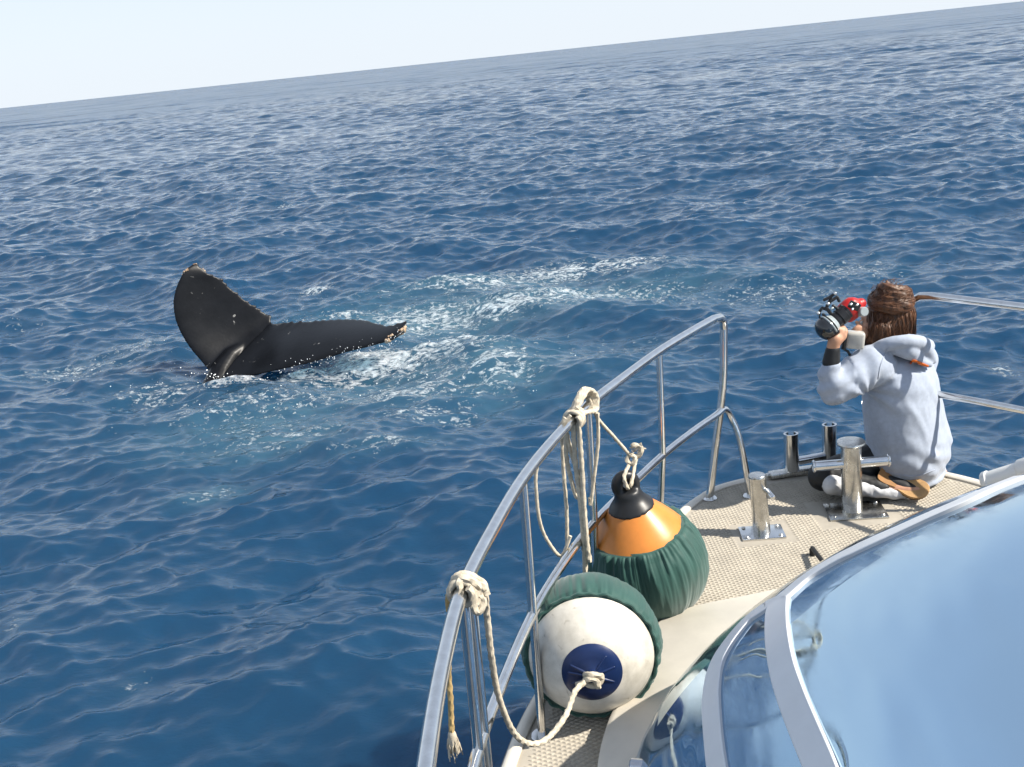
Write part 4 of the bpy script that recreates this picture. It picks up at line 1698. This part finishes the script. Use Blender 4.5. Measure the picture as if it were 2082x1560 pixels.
# hair: smooth back of the head, wound bun on top, loose strands
hb = MB()
hb.add(*ell(headc - FW * .020 + UP * .016, (.088, .098, .104), FRAME))
hb.add(*ell(headc - FW * .045 - UP * .03, (.080, .066, .085), FRAME))
hb.add(*rc(at(1792, 672, 4.08), at(1775, 692, 4.08), .05, .032))
hb.add(*rc(at(1830, 660, 4.14), at(1832, 676, 4.14), .05, .04))
co, no, fs = fuse(hb, .006, 4)
for i in range(len(co)):
    p = Vector(co[i])
    d = p - headc
    ang = math.atan2(d.dot(SD), -d.dot(FW))
    co[i] += no[i] * (.0018 * math.sin(ang * 34 + 9 * noise.noise(p * 9) + 8 * d.z) + .005 * noise.noise(p * 14))
hair = link("hair", [tuple(p) for p in co], fs, M['hair'], person, sharp=0)
hair['label'] = "brown hair wound into a bun"
bunc = at(1812, 603, 4.12)
bun_paths = []
hvh = BVHTree.FromPolygons([Vector(p) for p in co], fs)
m2 = MB()
for k in range(230):
    a = random.uniform(-2.2, 2.2)
    dirv = SD * math.sin(a) - FW * math.cos(a)
    wv = random.uniform(-.25, .25)
    pts = []
    z0, z1 = random.uniform(.05, .10), -random.uniform(.05, .10)
    for j in range(9):
        t_ = j / 8
        aa = a + wv * t_ * t_
        dirv = SD * math.sin(aa) - FW * math.cos(aa)
        q = headc + dirv * .13 + UP * (z0 + (z1 - z0) * t_)
        hn = hvh.find_nearest(q)
        pts.append(hn[0] + hn[1] * (.0012 + .002 * random.random() + (.006 * t_ * t_ if k % 9 == 0 else 0)))
    m2.add(*sweep(pts, lambda t: .0016 * (1 - .6 * t), 4))
for k in range(110):
    a0_, zz = random.uniform(0, 6.28), random.uniform(-.035, .05)
    pts = []
    for j in range(9):
        aa = a0_ + 1.6 * j / 8
        q = bunc + Vector((math.cos(aa) * .088, math.sin(aa) * .08, zz + .012 * math.sin(aa * 2 + k)))
        pts.append(q)
    bun_paths.append(pts)
put("strand", m2, M['hair'], hair, sharp=0)['kind'] = 'stuff'
hb = MB()
for k in range(3):
    ring = []
    for j in range(28):
        a = 2 * math.pi * j / 28
        ring.append(bunc + Vector((math.cos(a) * (.062 - .013 * k), math.sin(a) * (.056 - .013 * k), (-.020 + .024 * k) + .010 * math.sin(a + k * 2))))
    hb.add(*sweep(ring, .031 - .004 * k, 10, closed=True))
hb.add(*ell(bunc, (.06, .055, .045)))
hb.add(*rc(bunc + Vector((-.012, 0, .04)), bunc + Vector((-.014, .0, .066)), .012, .006))
co, no, fs = fuse(hb, .0055, 3)
for i in range(len(co)):
    p = Vector(co[i])
    d = p - bunc
    ang = math.atan2(d.z, math.hypot(d.x, d.y))
    co[i] += no[i] * (.002 * math.sin(ang * 20 + 10 * noise.noise(p * 11) + 3 * math.atan2(d.y, d.x)) + .007 * noise.noise(p * 16))
nb = [tuple(p) for p in co]
m2 = MB()
m2.add(nb, fs)
bvh2 = BVHTree.FromPolygons([Vector(p) for p in nb], fs)
for pts in bun_paths:
    pp = []
    for q in pts:
        hn = bvh2.find_nearest(q)
        pp.append(hn[0] + hn[1] * .0015)
    m2.add(*sweep(pp, lambda t: .0016 * (1 - .5 * t), 4))
for k in range(60):
    a, e = random.uniform(0, 6.28), random.uniform(-.6, 1.4)
    n_ = Vector((math.cos(a) * math.cos(e), math.sin(a) * math.cos(e), math.sin(e)))
    p0 = bunc + Vector((n_.x * .078, n_.y * .07, n_.z * .056))
    tv = n_.cross(Vector((random.uniform(-1, 1), random.uniform(-1, 1), random.uniform(-1, 1)))).normalized()
    p1 = p0 + tv * .02 + n_ * .008
    p2 = p0 + tv * .045 + n_ * random.uniform(.0, .010)
    m2.add(*sweep([p0 - n_ * .006, p1, p2], .0008, 3))
put("bun", m2, M['hair'], hair, sharp=0)

# ------------------------------------------------------------------ the camera in its underwater housing
rig_o = at(1700, 655, 4.0)
rig = tag(empty("underwater_camera", rig_o), "red and black underwater camera with dome port held up by the kneeling person", "camera")
AX = Vector((-.80, -.16, -.50)).normalized()
dc = at(1686, 663, 3.985)
mb = MB()
mb.add(*lathe([(.043, -.004), (.046, .004), (.0475, .012), (.047, .020), (.044, .031), (.037, .042), (.026, .050), (.012, .0545), (.001, .055)], dc, AX, 40))
put("dome_port", mb, M['dome'], rig)
mb = MB()
mb.add(*sweep([dc + AX * .001 + (Vector(AX.orthogonal().normalized()) * math.cos(a) + AX.cross(AX.orthogonal().normalized()) * math.sin(a)) * .0455 for a in np.linspace(0, 2 * math.pi, 49)[:-1]], .0042, 8, closed=True))
put("port_ring", mb, M['screen'], rig)
mb = MB()
mb.add(*lathe([(.043, -.004), (.040, -.008), (.030, -.026), (.029, -.030), (.032, -.031), (.032, -.044), (.029, -.045), (.029, -.050), (.034, -.051), (.034, -.078), (.030, -.080), (.030, -.092)], dc, AX, 36))
put("lens_barrel", mb, M['black'], rig)
mb = MB()
mb.add(*lathe([(.0435, -.0095), (.0395, -.0125), (.031, -.0275)], dc - AX * .0006, AX, 36))
put("port_cone", mb, M['screen'], rig)
# red body
hc = at(1729, 629, 4.04)
q_ = AX.to_track_quat('X', 'Z').to_matrix()
mb = MB()
mb.add(*ell(hc, (.052, .038, .046), q_))
mb.add(*rbox(hc + AX * .004, (.078, .058, .082), q_, .018, 4))
mb.add(*rc(hc - AX * .03 + Vector((0, 0, -.012)), hc - AX * .048 + Vector((.004, 0, -.008)), .030, .022))
co, no, fs = fuse(mb, .0045, 3)
hs = link("housing", [tuple(p) for p in co], fs, M['red'], rig, sharp=0)
mb = MB()
mb.add(*cyl(at(1748, 634, 4.03), at(1758, 634, 3.995), .021, .019, 28))
put("eyepiece", mb, M['screen'], hs)
mb = MB()
mb.add(*rbox(at(1737, 622, 3.985), (.046, .014, .030), Matrix.Rotation(R(30), 3, 'Y'), .004))
put("control_plate", mb, M['black'], hs)
for px, py in ((1730, 618), (1733, 628), (1743, 619)):
    m2 = MB()
    m2.add(*cyl(at(px, py, 3.99), at(px, py + 1, 3.968), .005, segs=12))
    put("knob", m2, M['steel'], hs)
# strobe arm clamps over the port
for pts, r in (([(1664, 637), (1672, 626), (1686, 632)], .006), ([(1676, 610), (1688, 604), (1698, 596)], .006), ([(1682, 622), (1690, 608)], .007), ([(1680, 626), (1692, 642)], .007),
               ([(1690, 612), (1702, 604), (1706, 612)], .006), ([(1694, 622), (1706, 630), (1710, 622)], .006), ([(1668, 632), (1666, 646)], .003), ([(1674, 640), (1684, 652)], .006)):
    m2 = MB()
    chain(m2, [at(a, b, 4.0) for a, b in pts], [r] * len(pts))
    put("clamp_arm", m2, M['black'], rig)
for px, py in ((1664, 637), (1698, 597), (1684, 618), (1692, 627)):
    m2 = MB()
    m2.add(*ell(at(px, py, 3.99), (.0068, .0068, .0068), None, 12, 8))
    put("clamp_ball", m2, M['steel'], rig)
mb = MB()
mb.add(*cyl(at(1702, 676, 3.975), at(1699, 673, 3.945), .0135, segs=20))
put("grip_knob", mb, M['black'], rig)
# cloudy acrylic case under the red body
cc = at(1738, 691, 4.03)
rt_ = Matrix.Rotation(R(-14), 3, 'Z') @ Matrix.Rotation(R(6), 3, 'Y')
mb = MB()
mb.add(*rbox(cc, (.074, .05, .070), rt_, .012, 3))
put("acrylic_back", mb, M['clear'], rig)
mb = MB()
mb.add(*rbox(cc + rt_ @ Vector((-.041, .0, .0)), (.016, .058, .078), rt_, .006, 2))
put("case_frame", mb, M['black'], rig)
mb = MB()
chain(mb, [at(1713, 652, 4.02), at(1714, 672, 4.03), at(1720, 690, 4.03)], [.006, .006, .006])
put("bracket", mb, M['black'], rig)
mb = MB()
chain(mb, [at(1712, 708, 4.03), at(1724, 715, 4.03), at(1728, 722, 4.03)], [.005, .005, .006])
put("tripod_foot", mb, M['black'], rig)
